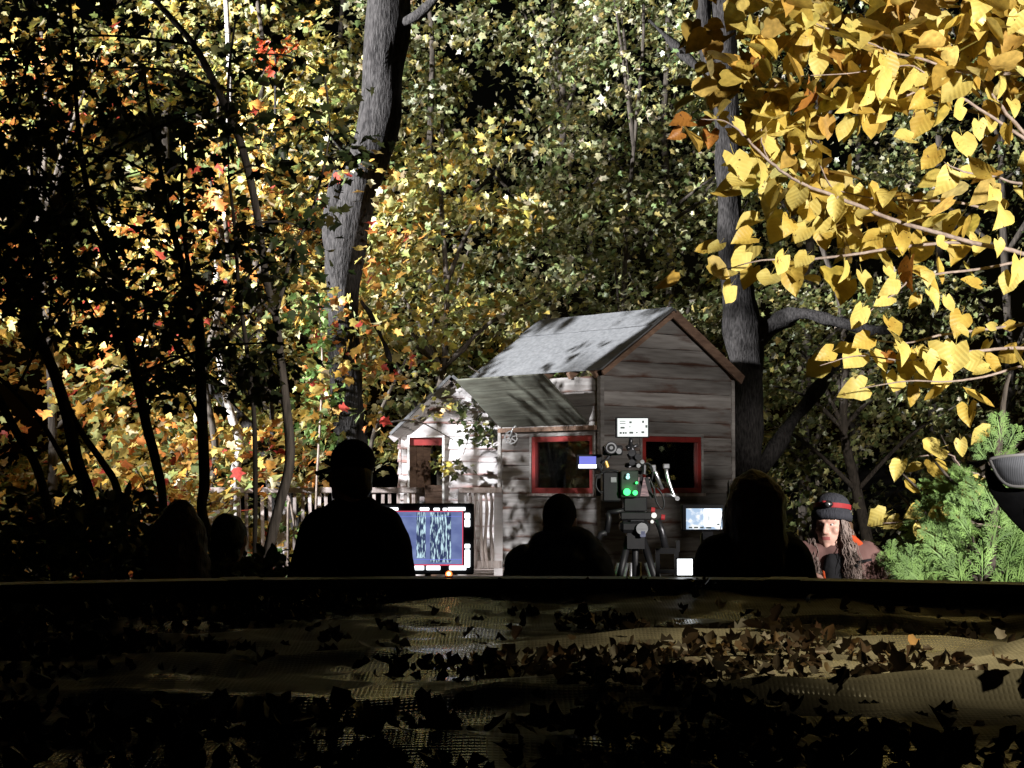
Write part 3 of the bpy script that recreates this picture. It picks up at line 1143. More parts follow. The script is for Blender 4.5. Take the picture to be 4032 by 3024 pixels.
# the big leaning maple between the deck and the shed
D1 = 17.6
base = at(1385, 1900, D1)
base.z = 0
tr = [(base, .21), (Vector((base.x - .0, D1, .7)), .17)] + pix(D1, [(1382, 1900, 66), (1378, 1700, 62), (1362, 1450, 62), (1352, 1250, 64), (1350, 1080, 80), (1372, 900, 76), (1420, 740, 72), (1478, 560, 80), (1498, 400, 82), (1510, 250, 84), (1530, 60, 86), (1545, -200, 80), (1550, -700, 70)])
lm = [pix(D1, [(1330, 1000, 55), (1318, 860, 50), (1322, 740, 40), (1332, 670, 26)]),
      pix(D1, [(1420, 1180, 14), (1490, 1300, 9, .2), (1540, 1420, 5, .3)]),
      pix(D1, [(1540, 120, 20), (1680, 30, 14, -.3), (1780, -80, 10, -.6)]),
      pix(D1, [(1420, 690, 14), (1330, 560, 10, -.4), (1250, 480, 6, -.8)])]
cs = []
for (px, py, sx_, sy_, n) in ((1420, 1450, 120, 180, 7), (1500, 900, 60, 200, 5), (1600, 1000, 90, 120, 6), (1250, 1600, 60, 160, 6), (1480, 650, 70, 120, 4), (1420, -250, 500, 150, 26), (1300, 1350, 60, 160, 8), (1430, 1200, 60, 160, 7), (1330, 800, 50, 100, 4), (1480, 1500, 60, 120, 6)):
    for k in range(n):
        cs.append(at(px + random.gauss(0, sx_ * .6), py + random.gauss(0, sy_ * .6), D1 + random.uniform(-.7, .8)))
big_tree("maple_tree", "thick grey maple trunk leaning right beside the deck, half in light", base, tr, lm, M['bark'], cs, 13, .26, .10, 'orange', seg=30)

# the forked tree right of the playhouse
D2 = 21.6
base = at(2930, 1900, D2)
base.z = 0
tr = [(base, .24)] + pix(D2, [(2930, 2150, 62), (2935, 1850, 60), (2945, 1600, 60), (2940, 1450, 66), (2925, 1300, 78), (2905, 1180, 66), (2880, 1000, 58), (2868, 700, 52), (2862, 400, 46), (2850, 100, 42), (2846, -300, 36)])
lm = [pix(D2, [(2960, 1330, 60), (3050, 1270, 40), (3150, 1235, 26, -.3), (3280, 1260, 20, -.5), (3420, 1300, 14, -.8), (3560, 1290, 8, -1)]),
      pix(D2, [(2870, 420, 36), (2810, 290, 34), (2775, 150, 28), (2760, -100, 22)]),
      pix(D2, [(2975, 1880, 30), (3080, 1720, 34), (3180, 1580, 32, .3), (3270, 1470, 26, .5), (3360, 1330, 18, .7)]),
      pix(D2, [(2845, 350, 20), (2700, 220, 16, .4), (2560, 80, 10, .8)])]
cs = [at(2900 + random.gauss(0, 330), random.uniform(-250, 900), D2 + random.uniform(.4, 1.6)) for k in range(60)]
big_tree("forked_tree", "dark forked tree trunk rising behind the playhouse gable", base, tr, lm, M['bark'], cs, 15, .33, .085, 'pale', seg=26)

# pale thin trunks near the deck
for (name, label, D, pts, bark) in (
        ("birch_sapling", "pale slim trunk standing by the deck railing, left of the capped person", 18.3, [(1352, 2230, 17), (1362, 2060, 17), (1375, 1900, 16), (1372, 1780, 13), (1345, 1690, 9), (1320, 1640, 6)], 'bark_pale'),
        ("birch_tree", "white lit trunk piece among orange leaves behind the left railing", 19.6, [(905, 2250, 20), (930, 2050, 19), (925, 1870, 19), (945, 1760, 17), (918, 1660, 17), (880, 1500, 15), (850, 1200, 14), (880, 700, 12), (905, 400, 11), (890, 0, 10)], 'bark_pale'),
        ("leaning_log", "grey leaning dead trunk behind the railing pickets", 19.9, [(1210, 2240, 26), (1130, 1950, 26), (1010, 1720, 24), (900, 1600, 20), (800, 1500, 14)], 'bark')):
    b = at(pts[0][0], 1900, D)
    b.z = 0
    big_tree(name, label, b, [(b, pts[0][2] / F * D * 1.2)] + pix(D, pts), [], M[bark], seg=9)

# --------------------------------------------------- the lit wood: many separate trees
WOOD = [
    # px, D, trunk half px, x spread m, z0, z1, clusters, pal, size, label, lean px, trunk visible top px shift
    (300, 20.5, 20, 1.5, .3, 6.2, 155, 'orange', .125, "orange and yellow maple glowing behind the leftmost dark trunks", -60),
    (780, 19.0, 16, 1.2, .3, 5.2, 150, 'orange', .125, "bright golden maple with scattered red leaves behind the two seated heads", 40),
    (1080, 21.6, 18, 1.3, .8, 7.5, 140, 'yellow', .115, "yellow maple rising directly left of the leaning trunk", -30),
    (560, 24.0, 22, 1.9, 1.5, 8.8, 150, 'yellow', .105, "tall yellow tree filling the upper left gaps", 50),
    (1650, 22.4, 17, 1.1, 1.9, 5.6, 130, 'yellow', .110, "golden maple leaning over the shed roof", 40),
    (1760, 25.2, 20, 1.7, 2.4, 9.0, 170, 'pale', .100, "tall pale maple right of the leaning trunk, over the shed", -40),
    (2130, 26.8, 22, 1.7, 2.6, 9.6, 180, 'pale', .095, "pale green-yellow maple above the playhouse ridge", 30),
    (2450, 24.6, 13, 1.4, 2.6, 8.6, 160, 'pale', .095, "slim dark-stemmed maple above the right roof end", 25),
    (2700, 26.4, 20, 1.6, .5, 9.4, 190, 'olive', .092, "olive tree behind the forked trunk", -40),
    (3150, 26.0, 22, 1.8, .3, 9.2, 190, 'olive', .090, "dim olive tree between the forked trunk and the woman", 40),
    (3420, 23.2, 24, 1.2, .2, 4.2, 120, 'olive', .090, "low dim bush tree with grey stem behind the woman in the knit hat", -60),
    (3620, 27.0, 22, 1.9, .8, 9.4, 180, 'pale', .088, "pale tree behind the linden branch", 30),
    (4020, 25.4, 22, 1.7, .3, 8.8, 160, 'olive', .090, "dim olive tree at the right edge behind the cedar", -30),
    (-150, 22.6, 22, 1.6, .3, 7.6, 150, 'yellow', .115, "yellow tree cut by the left edge of the picture", 40),
    (1300, 27.5, 20, 1.8, 2.0, 9.6, 150, 'yellow', .100, "far yellow tree crown behind the leaning trunk top", 20),
    (1000, 28.5, 22, 2.0, 2.0, 10.2, 130, 'pale', .105, "far pale tree glimpsed between the dark trunks", 20),
    (2300, 30.5, 22, 2.4, 1.0, 10.6, 170, 'olive', .105, "farthest olive tree behind the playhouse", 20),
    (3350, 31.0, 22, 2.6, .5, 10.8, 170, 'olive', .105, "farthest olive tree on the right", 20),
]
for (px, D, hw, sxm, z0, z1, ncl, pal, size, label, lean) in WOOD:
    b = at(px, 1900, D)
    gz = .10 * max(0, D - 24)
    b.z = gz
    top = at(px + lean * 3, 0, D)
    tr = []
    for k in range(7):
        t = k / 6
        p = Vector((b.x + (top.x - b.x) * t + random.uniform(-.12, .12) * (k > 0), D + random.uniform(-.15, .15) * (k > 0), gz + (z1 + .3 - gz) * t))
        tr.append((p, hw / F * D * (1.15 - .75 * t)))
    limbs = []
    cs = []
    for k in range(ncl):
        # clumps hang on limbs: uneven outline with holes
        for tries in range(30):
            t = random.uniform(0, 1)
            zc = z0 + (z1 - z0) * t
            prof = .55 + .45 * math.sin(math.pi * min(1, max(0, t)))
            x = random.uniform(-1, 1) * sxm * prof * 1.15
            y = random.uniform(-1, 1) * 1.1
            hole = mnoise.noise(Vector((b.x + x, D * .37, zc)) * .9)
            if hole > -.18:
                break
        cs.append(Vector((b.x + x + (top.x - b.x) * t, D + y, max(zc, gz + .15))))
    lv = Vector(LAMP_A)
    rd = Vector((.45, 20.0, 3.05)) - lv
    cs = [c for c in cs if not (.1 < (c - lv).dot(rd) / rd.length_squared < .98 and (c - lv - rd * ((c - lv).dot(rd) / rd.length_squared)).length < .8 and random.random() < .85)]
    for k in range(9):
        c = random.choice(cs)
        i = min(5, max(1, int((c.z - gz) / (z1 - gz) * 5)))
        s = tr[i][0]
        mid = (s + c) / 2 + Vector((0, 0, .12))
        limbs.append([(s, .035), (mid, .022), (c, .008)])
    big_tree("autumn_tree", label, b, tr, limbs, M['bark_dark'], cs, 33, .37, size * .96, pal, "lit trees of the wood", seg=9, flat=.55)

# red leaf sprays high on the left
rb = at(1080, 1900, 20.0)
rb.z = 0
cs = [at(1085 + random.gauss(0, 28), 190 + random.gauss(0, 30), 20.0 + random.uniform(-.2, .2)) for k in range(5)]
big_tree("red_maple", "slim maple with one tuft of red leaves high on the left", rb, [(rb, .06)] + pix(20.0, [(1075, 1800, 10), (1062, 1300, 9), (1080, 800, 7), (1085, 200, 4)]), [], M['bark'], cs, 16, .13, .09, 'red', seg=7)

# leafy vine and saplings by the railing
for (px, py0, py1, D, n, pal, label) in ((1255, 1150, 1760, 17.2, 34, 'green', "green leafy vine climbing the left side of the leaning trunk"),
                                         (1145, 1960, 2180, 17.0, 6, 'green', "small green sapling in front of the deck railing")):
    b = at(px, 1900, D)
    b.z = 0
    cs = [at(px + random.gauss(0, 42 if n > 10 else 22), random.uniform(py0, py1), D + random.uniform(-.15, .15)) for k in range(n)]
    tr = [(b, .014), (at(px - 10, 2000, D), .012), (at(px + 15, (py0 + py1) / 2, D), .01), (at(px - 5, py0, D), .005)]
    big_tree("leafy_vine" if n > 10 else "sapling", label, b, tr, [], M['twig'], cs, 9 if n > 10 else 4, .14, .075, pal, cat="vine" if n > 10 else "sapling", seg=6)

# --------------------------------------------------- unlit trees in front, on the left
DARK = [
    ("dark maple, fourth dark trunk from the left with a curved stem", 10.6, [(643, 2011, 17), (615, 1823, 19), (578, 1678, 20), (535, 1476, 20), (499, 1317, 19), (463, 1136, 18), (449, 1013, 17), (380, 860, 13), (326, 651, 11), (300, 400, 9), (289, 203, 8), (270, -50, 6)],
     [[(440, 1060, 11), (354, 897, 10), (217, 738, 8), (116, 615, 6), (-20, 520, 4)], [(535, 1476, 8), (580, 1300, 7), (640, 1180, 5), (700, 1130, 3)]]),
    ("dark trunk with pale lower edge beside the long-haired silhouette", 11.4, [(875, 2270, 18), (835, 2150, 19), (795, 2010, 20), (805, 1895, 22), (797, 1678, 22), (790, 1461, 20), (781, 1245, 19), (742, 1122, 16), (690, 940, 13), (640, 709, 10), (600, 500, 8), (560, 250, 6)],
     [[(765, 1187, 11), (735, 1000, 9), (715, 800, 7), (720, 600, 5)], [(790, 1461, 7), (700, 1330, 5), (620, 1290, 3)]]),
    ("thin dark stem just left of the curved brown trunk", 12.0, [(1001, 2257, 9), (1005, 2040, 9), (1005, 1823, 10), (998, 1606, 9), (969, 1353, 9), (940, 1136, 8), (925, 900, 7), (900, 700, 5)],
     [[(969, 1353, 5), (890, 1280, 4), (800, 1190, 3)]]),
    ("curved brown trunk that forks and runs up to the top left", 12.6, [(1041, 2271, 22), (1070, 2112, 21), (1106, 1968, 20), (1135, 1859, 20), (1142, 1751, 20), (1128, 1606, 18), (1106, 1425, 16), (1085, 1245, 15), (1048, 1100, 14), (1010, 830, 15), (948, 564, 16), (854, 347, 15), (760, 174, 13), (622, 14, 11), (500, -120, 8)],
     [[(1085, 1245, 9), (1115, 1130, 9), (1150, 1000, 7), (1220, 850, 6), (1270, 680, 5), (1300, 520, 3)], [(948, 564, 9), (900, 420, 7), (905, 250, 6), (930, 60, 4)]]),
    ("dark leaning trunk, second from the left edge, splitting near head height", 10.0, [(405, 2185, 24), (345, 1931, 25), (304, 1823, 26), (267, 1642, 25), (210, 1461, 22), (130, 1281, 20), (58, 1136, 17), (-40, 950, 14)],
     [[(499, 2185, 16), (463, 1931, 16), (405, 1823, 14), (320, 1700, 12), (250, 1560, 10)], [(130, 1281, 8), (150, 1100, 7), (130, 900, 5)]]),
    ("dark leaning trunk at the left edge", 9.6, [(215, 2185, 18), (190, 2000, 18), (137, 1823, 18), (72, 1715, 17), (-10, 1560, 16), (-120, 1380, 14)],
     [[(282, 1870, 11), (173, 1678, 10), (60, 1545, 9), (-40, 1460, 7)]]),
]
for i, (label, D, pts, limbs_) in enumerate(DARK):
    b = at(pts[0][0] + 10, 1900, D)
    b.z = 0
    lo_ = at(pts[0][0], pts[0][1], D)
    tr = [(b, pts[0][2] / F * D * 1.3), (Vector((lo_.x, D, lo_.z * .5)), pts[0][2] / F * D * 1.1)] + pix(D, pts)
    cs = []
    n = (44, 40, 18, 58, 34, 26)[i]
    allp = [p for p in pts if p[1] < (1500 if i < 4 else 1250)] + [p for L in limbs_ for p in L if i < 4 or p[1] < 1250]
    for k in range(n):
        q = random.choice(allp or [(60, 700, 0)])
        x = q[0] + random.gauss(0, 150)
        y = q[1] + random.gauss(0, 130)
        if i in (2, 3) and y > 1150 and random.random() < .5:
            y = random.uniform(0, 800)
            x = random.uniform(500, 1250)
        if x > 1330:
            x = random.uniform(700, 1250)
        cs.append(at(x, y, D + random.uniform(-.6, .6)))
    # dense unlit canopy in the upper left corner
    for k in range((18, 16, 8, 22, 16, 14)[i]):
        cs.append(at(min(1200, abs(random.gauss(0, 430)) - 60), random.uniform(-80, 1000), D + random.uniform(-.8, .8)))
    if i == 3:
        for k in range(9):
            cs.append(at(random.uniform(1240, 1430), random.uniform(80, 680), D + random.uniform(-.3, .3)))
    for k in range(6):
        cs.append(at(random.uniform(600, 1150) if i < 4 else random.uniform(0, 500), random.uniform(1330, 1560) if i < 4 else random.uniform(1100, 1300), D + random.uniform(-.5, .5)))
    lm = [pix(D, L) for L in limbs_]
    for k in range(14):
        c = random.choice(cs)
        q = min(tr + [e for L in lm for e in L], key=lambda e: (e[0] - c).length + max(0, e[0].z - c.z) * 2)
        mid = (q[0] + c) / 2 + Vector((0, 0, .06))
        lm.append([(q[0], min(.012, q[1] * .6)), (mid, .008), (c, .004)])
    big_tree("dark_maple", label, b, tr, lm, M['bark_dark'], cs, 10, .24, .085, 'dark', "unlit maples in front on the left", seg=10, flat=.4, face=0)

# dark hedge of undergrowth at the lower left with dry pale stalks
b = at(250, 1900, 8.9)
b.z = 0
hd = empty("undergrowth_bush", b)
tag(hd, "black unlit undergrowth bush in the lower left corner", "bush")
N = 5200
X = rng.uniform(-2.6, -1.05, N)
Y = rng.uniform(8.4, 10.4, N)
top = 1.55 - .28 * np.abs(X + 2.3) + .12 * np.sin(X * 9) - .35 * np.maximum(0, X + 1.6)
Z = top * rng.uniform(0, 1, N) ** .6
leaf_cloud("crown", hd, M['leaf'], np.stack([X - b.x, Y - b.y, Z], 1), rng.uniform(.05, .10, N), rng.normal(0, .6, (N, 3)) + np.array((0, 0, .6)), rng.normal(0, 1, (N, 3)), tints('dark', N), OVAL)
mb = MB()
for k in range(26):
    x = random.uniform(-2.5, -1.1)
    y = random.uniform(8.6, 10.2)
    limb(mb, rel([(x, y, 0), (x + random.uniform(-.1, .1), y, .6), (x + random.uniform(-.2, .2), y, 1.15)], b), [.012, .009, .004], 5, 2)
obj("stems", mb.mesh("stems", M['bark_dark']), hd)
ds = empty("dry_stalk", (at(455, 1900, 12.8).x, 12.8, 0))
tag(ds, "pale dry flower stalk with spidery heads at the lower left", "dry plant")
bz = Vector((at(455, 1900, 12.8).x, 12.8, 0))
mb = MB()
limb(mb, rel([bz, at(470, 2300, 12.8), at(430, 2210, 12.8), at(400, 1980, 12.8), at(398, 1900, 12.8)], bz), [.012, .01, .009, .008, .005], 6, 3)
obj("stem", mb.mesh("stem", M['bark_pale']), ds)
for (px, py) in ((430, 2040), (438, 2230), (270, 2085), (420, 2160)):
    mb = MB()
    c = at(px, py, 12.8) - bz
    for k in range(7):
        an = random.uniform(0, 6.28)
        e = c + Vector((math.cos(an) * .09, random.uniform(-.03, .03), math.sin(an) * .11))
        limb(mb, [c, (c + e) / 2 + Vector((.01, 0, .012)), e], [.006, .005, .003], 4, 2)
    obj("flower_head", mb.mesh("flower_head", M['bark_pale']), ds)


# ------------------------------------------------------------------ the linden at the right: twigs and big heart leaves
def heart_mesh(name, mat, bend, cup, seed):
    rr = random.Random(seed)
    wf = rr.uniform(.78, 1.08)
    wid = [w_ * wf * rr.uniform(.92, 1.08) for w_ in (.26, .43, .47, .43, .32, .17)] + [.0]
    twist = rr.uniform(-.5, .5)
    ny = len(wid) - 1
    cols = (-1, -.55, 0, .55, 1)
    mb = MB()
    for i, wv in enumerate(wid):
        t = i / ny
        for c in cols:
            back = -.13 * (abs(c) ** 1.0) * max(0, 1 - t * 3.2) if i < 2 else 0
            jag = rr.uniform(-.10, .07) if abs(c) == 1 and 0 < i < ny else 0
            x = wv * c * (1 + jag)
            y = t + back - (.0 if c else (-.07 if i == 0 else 0))
            zc = cup * abs(c) * wv + bend * (t - .2) ** 2 * -1 + rr.uniform(-.012, .012) + (-.02 if c == 0 else 0)
            zc += twist * x * (t - .3)
            mb.v.append((x + .10 * twist * t * t, y, zc))
    for i in range(ny):
        for k in range(4):
            a = i * 5 + k
            mb.f.append((a, a + 1, a + 6, a + 5))
    mb.add([(-.008, .05, 0), (.008, .05, 0), (.006, -.32, .05), (-.006, -.32, .05)], [(0, 1, 2, 3)])
    me = mb.mesh(name, mat, smooth=True)
    return me


def lindenmat(name, c1, c2, spot_col, spot_thr):
    m = bpy.data.materials.new(name)
    m.use_nodes = True
    nt = m.node_tree
    p = nt.nodes["Principled BSDF"]
    out = nt.nodes["Material Output"]
    tc = nd(nt, "ShaderNodeTexCoord")
    oi = nd(nt, "ShaderNodeObjectInfo")
    mw = nd(nt, "ShaderNodeMath", operation='MULTIPLY')
    mw.inputs[1].default_value = 60
    nt.links.new(oi.outputs["Random"], mw.inputs[0])
    nz = nd(nt, "ShaderNodeTexNoise", noise_dimensions='4D')
    nz.inputs["Scale"].default_value = 2.2
    nz.inputs["Detail"].default_value = 6
    nt.links.new(tc.outputs["Object"], nz.inputs["Vector"])
    nt.links.new(mw.outputs[0], nz.inputs["W"])
    cr = nd(nt, "ShaderNodeValToRGB")
    cr.color_ramp.elements[0].position = .3
    cr.color_ramp.elements[1].position = .65
    cr.color_ramp.elements[0].color = (*c2, 1)
    cr.color_ramp.elements[1].color = (*c1, 1)
    nt.links.new(nz.outputs["Fac"], cr.inputs[0])
    # veins: pale ribs running out from the midrib
    sep = nd(nt, "ShaderNodeSeparateXYZ")
    nt.links.new(tc.outputs["Object"], sep.inputs[0])
    ab = nd(nt, "ShaderNodeMath", operation='ABSOLUTE')
    nt.links.new(sep.outputs["X"], ab.inputs[0])
    m1 = nd(nt, "ShaderNodeMath", operation='MULTIPLY_ADD')
    m1.inputs[1].default_value = -.8
    nt.links.new(ab.outputs[0], m1.inputs[0])
    nt.links.new(sep.outputs["Y"], m1.inputs[2])
    m2 = nd(nt, "ShaderNodeMath", operation='MULTIPLY')
    m2.inputs[1].default_value = 34
    nt.links.new(m1.outputs[0], m2.inputs[0])
    sn = nd(nt, "ShaderNodeMath", operation='SINE')
    nt.links.new(m2.outputs[0], sn.inputs[0])
    gt = nd(nt, "ShaderNodeMapRange")
    gt.inputs[1].default_value = .86
    gt.inputs[2].default_value = 1.0
    gt.inputs[4].default_value = .16
    nt.links.new(sn.outputs[0], gt.inputs[0])
    vm = nd(nt, "ShaderNodeMixRGB")
    vm.inputs[2].default_value = tuple(x * .6 for x in c2) + (1,)
    nt.links.new(gt.outputs[0], vm.inputs[0])
    nt.links.new(cr.outputs[0], vm.inputs[1])
    # brown blotches
    n2 = nd(nt, "ShaderNodeTexNoise", noise_dimensions='4D')
    n2.inputs["Scale"].default_value = 5.5
    n2.inputs["Detail"].default_value = 2
    nt.links.new(tc.outputs["Object"], n2.inputs["Vector"])
    nt.links.new(mw.outputs[0], n2.inputs["W"])
    th = nd(nt, "ShaderNodeMapRange")
    th.inputs[1].default_value = spot_thr
    th.inputs[2].default_value = spot_thr + .05
    nt.links.new(n2.outputs["Fac"], th.inputs[0])
    mx = nd(nt, "ShaderNodeMixRGB")
    mx.inputs[2].default_value = (*spot_col, 1)
    nt.links.new(th.outputs[0], mx.inputs[0])
    nt.links.new(vm.outputs[0], mx.inputs[1])
    nt.links.new(mx.outputs[0], p.inputs["Base Color"])
    p.inputs["Roughness"].default_value = .5
    p.inputs["Specular IOR Level"].default_value = .35
    bp = nd(nt, "ShaderNodeBump")
    bp.inputs["Strength"].default_value = .10
    bp.inputs["Distance"].default_value = .02
    nt.links.new(sn.outputs[0], bp.inputs["Height"])
    nt.links.new(bp.outputs[0], p.inputs["Normal"])
    tr = nd(nt, "ShaderNodeBsdfTranslucent")
    nt.links.new(mx.outputs[0], tr.inputs["Color"])
    ms = nd(nt, "ShaderNodeMixShader")
    ms.inputs[0].default_value = .3
    nt.links.new(p.outputs[0], ms.inputs[1])
    nt.links.new(tr.outputs[0], ms.inputs[2])
    nt.links.new(ms.outputs[0], out.inputs["Surface"])
    return m


LM = [lindenmat("linden_yellow", (.68, .56, .16), (.58, .44, .10), (.10, .05, .015), .66),
      lindenmat("linden_gold", (.56, .41, .08), (.42, .27, .045), (.09, .045, .015), .66),
      lindenmat("linden_pale", (.62, .52, .16), (.50, .38, .08), (.14, .07, .02), .68),
      lindenmat("linden_brown", (.40, .17, .03), (.26, .10, .02), (.08, .035, .015), .6)]
LEAFM = [[heart_mesh("leaf", m, b, c, i * 7 + j) for j, (b, c) in enumerate(((.15, .12), (.45, .25), (-.15, .30), (.75, .10), (.3, .55), (-.35, .15)))] for i, m in enumerate(LM)]
DL = 10.0
lb = Vector((5.0, 10.6, 0))
lin = empty("linden_tree", lb)
tag(lin, "linden tree reaching in from the right with big yellow heart-shaped leaves", "tree")
BR = [
    [(4400, 1150, 14, .2), (4032, 1001, 12, .0), (3827, 955, 12, 0), (3528, 869, 11, 0), (3296, 776, 10, 0), (3144, 716, 8, -.1), (3031, 637, 8, -.1), (2925, 531, 6, -.2), (2852, 477, 4, -.2), (2760, 470, 2, -.2)],
    [(4300, 800, 14, .5), (4032, 524, 11, .4), (3900, 371, 10, .4), (3827, 285, 9, .4), (3741, 179, 8, .4), (3634, 86, 6, .3), (3575, 13, 5, .3), (3540, -80, 3, .3)],
    [(3830, 965, 8, .1), (3741, 955, 8, 0), (3528, 975, 8, -.1), (3363, 1001, 7, -.2), (3184, 1021, 6, -.2), (2998, 1025, 4, -.3), (2860, 1060, 2, -.3)],
    [(4050, 560, 10, .3), (3807, 398, 8, .2), (3681, 338, 7, .1), (3528, 391, 6, 0), (3449, 391, 4, 0), (3350, 400, 3, 0)],
    [(4200, 320, 10, .3), (4026, 292, 9, .3), (3794, 285, 8, .2), (3628, 232, 7, .1), (3515, 206, 5, .1), (3400, 160, 4, 0), (3243, 106, 4, 0), (3100, 40, 2, 0)],
    [(3900, 830, 7, .3), (3767, 796, 7, .2), (3581, 789, 6, .2), (3442, 782, 5, .1), (3290, 749, 3, .1)],
    [(4300, 1400, 10, .3), (4026, 1371, 9, .1), (3860, 1381, 8, 0), (3694, 1397, 6, 0), (3560, 1420, 5, -.1), (3380, 1400, 3, -.1), (3230, 1440, 2, -.2)],
    [(4300, 1240, 9, .3), (4026, 1278, 8, .2), (3827, 1304, 7, .1), (3700, 1320, 6, 0), (3561, 1351, 4, 0), (3400, 1330, 2, 0)],
    [(4250, 1000, 9, .2), (4026, 1029, 8, .1), (3860, 1059, 7, 0), (3687, 1079, 6, -.1), (3588, 1099, 5, -.1), (3515, 1159, 4, -.1), (3420, 1230, 2, -.1)],
    [(4030, 1440, 7, 0), (3873, 1483, 6, -.1), (3727, 1503, 5, -.2), (3580, 1500, 4, -.2), (3380, 1530, 2, -.2)],
    [(4200, 700, 8, -.2), (4026, 723, 7, -.2), (3913, 696, 6, -.2), (3794, 676, 5, -.3), (3714, 637, 3, -.3)],
    [(4300, 250, 12, .6), (4060, 140, 10, .6), (3960, 40, 9, .6), (3900, -60, 7, .6)],
    [(4200, 1980, 8, -.1), (4032, 1930, 7, -.2), (3860, 1870, 6, -.3), (3787, 1848, 5, -.3), (3740, 1790, 4, -.3), (3600, 1800, 3, -.3)],
    [(4150, 2130, 7, -.2), (3960, 2080, 6, -.3), (3800, 2060, 5, -.4), (3650, 2050, 4, -.4), (3480, 2060, 3, -.4)],
    [(3031, 637, 4, -.1), (3000, 560, 4, -.1), (3010, 430, 3, 0), (3060, 330, 2, .1)],
    [(3296, 776, 5, 0), (3220, 640, 4, .1), (3180, 520, 3, .1), (3130, 420, 2, .1)],
    [(3681, 338, 4, .1), (3600, 260, 4, 0), (3480, 270, 3, -.1), (3330, 290, 3, -.2), (3130, 300, 2, -.2)],
]
brw = []
mbx = MB()
limb(mbx, [(0, 0, 0), (-.05, .1, 1.2), (.05, .05, 2.4), (0, .2, 4.0), (.1, .3, 6.0)], [.17, .14, .13, .11, .07], 12, 4)
obj("trunk", mbx.mesh("trunk", M['bark'], smooth=True), lin)
for Bp in BR:
    pts = [(at(x, y, DL + q), .78 * w / F * DL) for (x, y, w, q) in Bp]
    mb = MB()
    sp = limb(mb, rel([p for p, r in pts], lb), [r for p, r in pts], 7, 5, wob=.006)
    # join the branch to the trunk, outside the frame
    if Bp[0][0] > 4040:
        s = Vector((.0, .15, max(.9, sp[0].z - .25)))
        limb(mb, [s, (s + sp[0]) / 2 + Vector((0, 0, .03)), sp[0]], [.03, .022, pts[0][1]], 7, 3)
    obj("branch", mb.mesh("branch", M['twig'], smooth=True), lin)
    brw.append([p + lb for p in sp])


def place_leaf(p, tipv, nv, size, k):
    n = Vector(nv).normalized()
    t = Vector(tipv)
    t = (t - n * t.dot(n)).normalized()
    s = t.cross(n)
    me = random.choice(LEAFM[k])
    o = bpy.data.objects.new("leaf", me)
    COL.objects.link(o)
    o.parent = lin
    o.matrix_local = Matrix.Translation(Vector(p) - lb) @ Matrix((s, t, n)).transposed().to_4x4() @ Matrix.Scale(size, 4)
    return o


def cam_leaf(px, py, ln, ang, D, tilt=.75, k=None):
    """leaf centred at a photo pixel, ln px long, tip at ang degrees from straight down (+ to the right)"""
    a = R(ang)
    tip = Vector((math.sin(a), random.uniform(-.25, .25), -math.cos(a)))
    nv = Vector((random.uniform(-tilt, tilt) + .15, -1, random.uniform(-tilt, tilt) + .25))
    size = ln / F * D
    c = at(px, py, D)
    if k is None:
        k = random.choices((0, 1, 2, 3), (5, 2.5, 1.8, .15))[0]
    place_leaf(c - tip * size * .45, tip, nv, size * random.uniform(.82, 1.02), k)


C4 = [(970, 70, 165, 10), (830, 60, 130, -45), (480, 90, 170, -60), (440, 190, 200, -55), (520, 290, 170, -30), (640, 340, 170, -20), (790, 330, 210, 10), (840, 210, 150, -30),
      (1060, 340, 150, -40), (1185, 340, 180, 0), (1340, 280, 110, 0), (1240, 120, 160, -40), (1410, 110, 170, 0), (1640, 100, 130, -60), (1570, 300, 120, 0), (1615, 430, 150, 15), (1700, 450, 110, 10),
      (1500, 440, 120, -30), (1840, 340, 130, -80), (1310, 440, 160, -50), (1170, 530, 170, -30), (1345, 610, 160, -10), (1770, 570, 170, -20), (1760, 640, 140, 0), (970, 750, 140, -70), (920, 830, 170, -60),
      (1130, 790, 190, -40), (1180, 690, 190, -60), (1280, 800, 170, 10), (1360, 780, 110, 20), (1450, 840, 190, -10), (1540, 870, 190, 0), (1600, 800, 150, 10), (1640, 880, 200, -60), (1380, 930, 160, -20),
      (1500, 990, 150, 0), (1150, 960, 190, -65), (1850, 790, 150, -80), (1960, 820, 170, 20), (1900, 840, 120, -70), (1960, 580, 80, -90), (2060, 575, 95, -90), (2100, 260, 200, -20), (2060, 330, 150, -20),
      (1420, 1450, 160, -10), (1500, 1430, 120, -70), (1590, 1340, 200, -60), (1620, 1470, 200, 10), (1820, 1540, 160, -60), (1470, 1560, 150, -50), (2010, 120, 120, 0), (1790, 1300, 110, 10), (2080, 760, 150, -40),
      (1080, 720, 120, -70), (1000, 800, 120, -60), (1560, 740, 110, 20), (1480, 760, 110, -20), (1420, 720, 80, 10), (330, 130, 120, -40)]
for (x, y, l, a) in C4:
    cam_leaf(2600 + x / 1.508, 900 + y / 1.508, l / 1.508, a + random.uniform(-8, 8), DL + random.uniform(-.25, .2) - (.3 if y > 1250 else 0))
for (x, y, l, a) in [(1080, 670, 190, -60), (1330, 640, 220, -60), (1200, 700, 140, -60), (1540, 640, 240, -50), (1390, 780, 150, -30), (1480, 880, 220, -70), (1640, 640, 160, 20), (1560, 800, 120, 0), (1880, 30, 200, -60)]:
    cam_leaf(2900 + x / 1.954, 1700 + y / 1.954, l / 1.954, a, DL - .4 + random.uniform(-.1, .1), k=random.choice((0, 1, 2)))
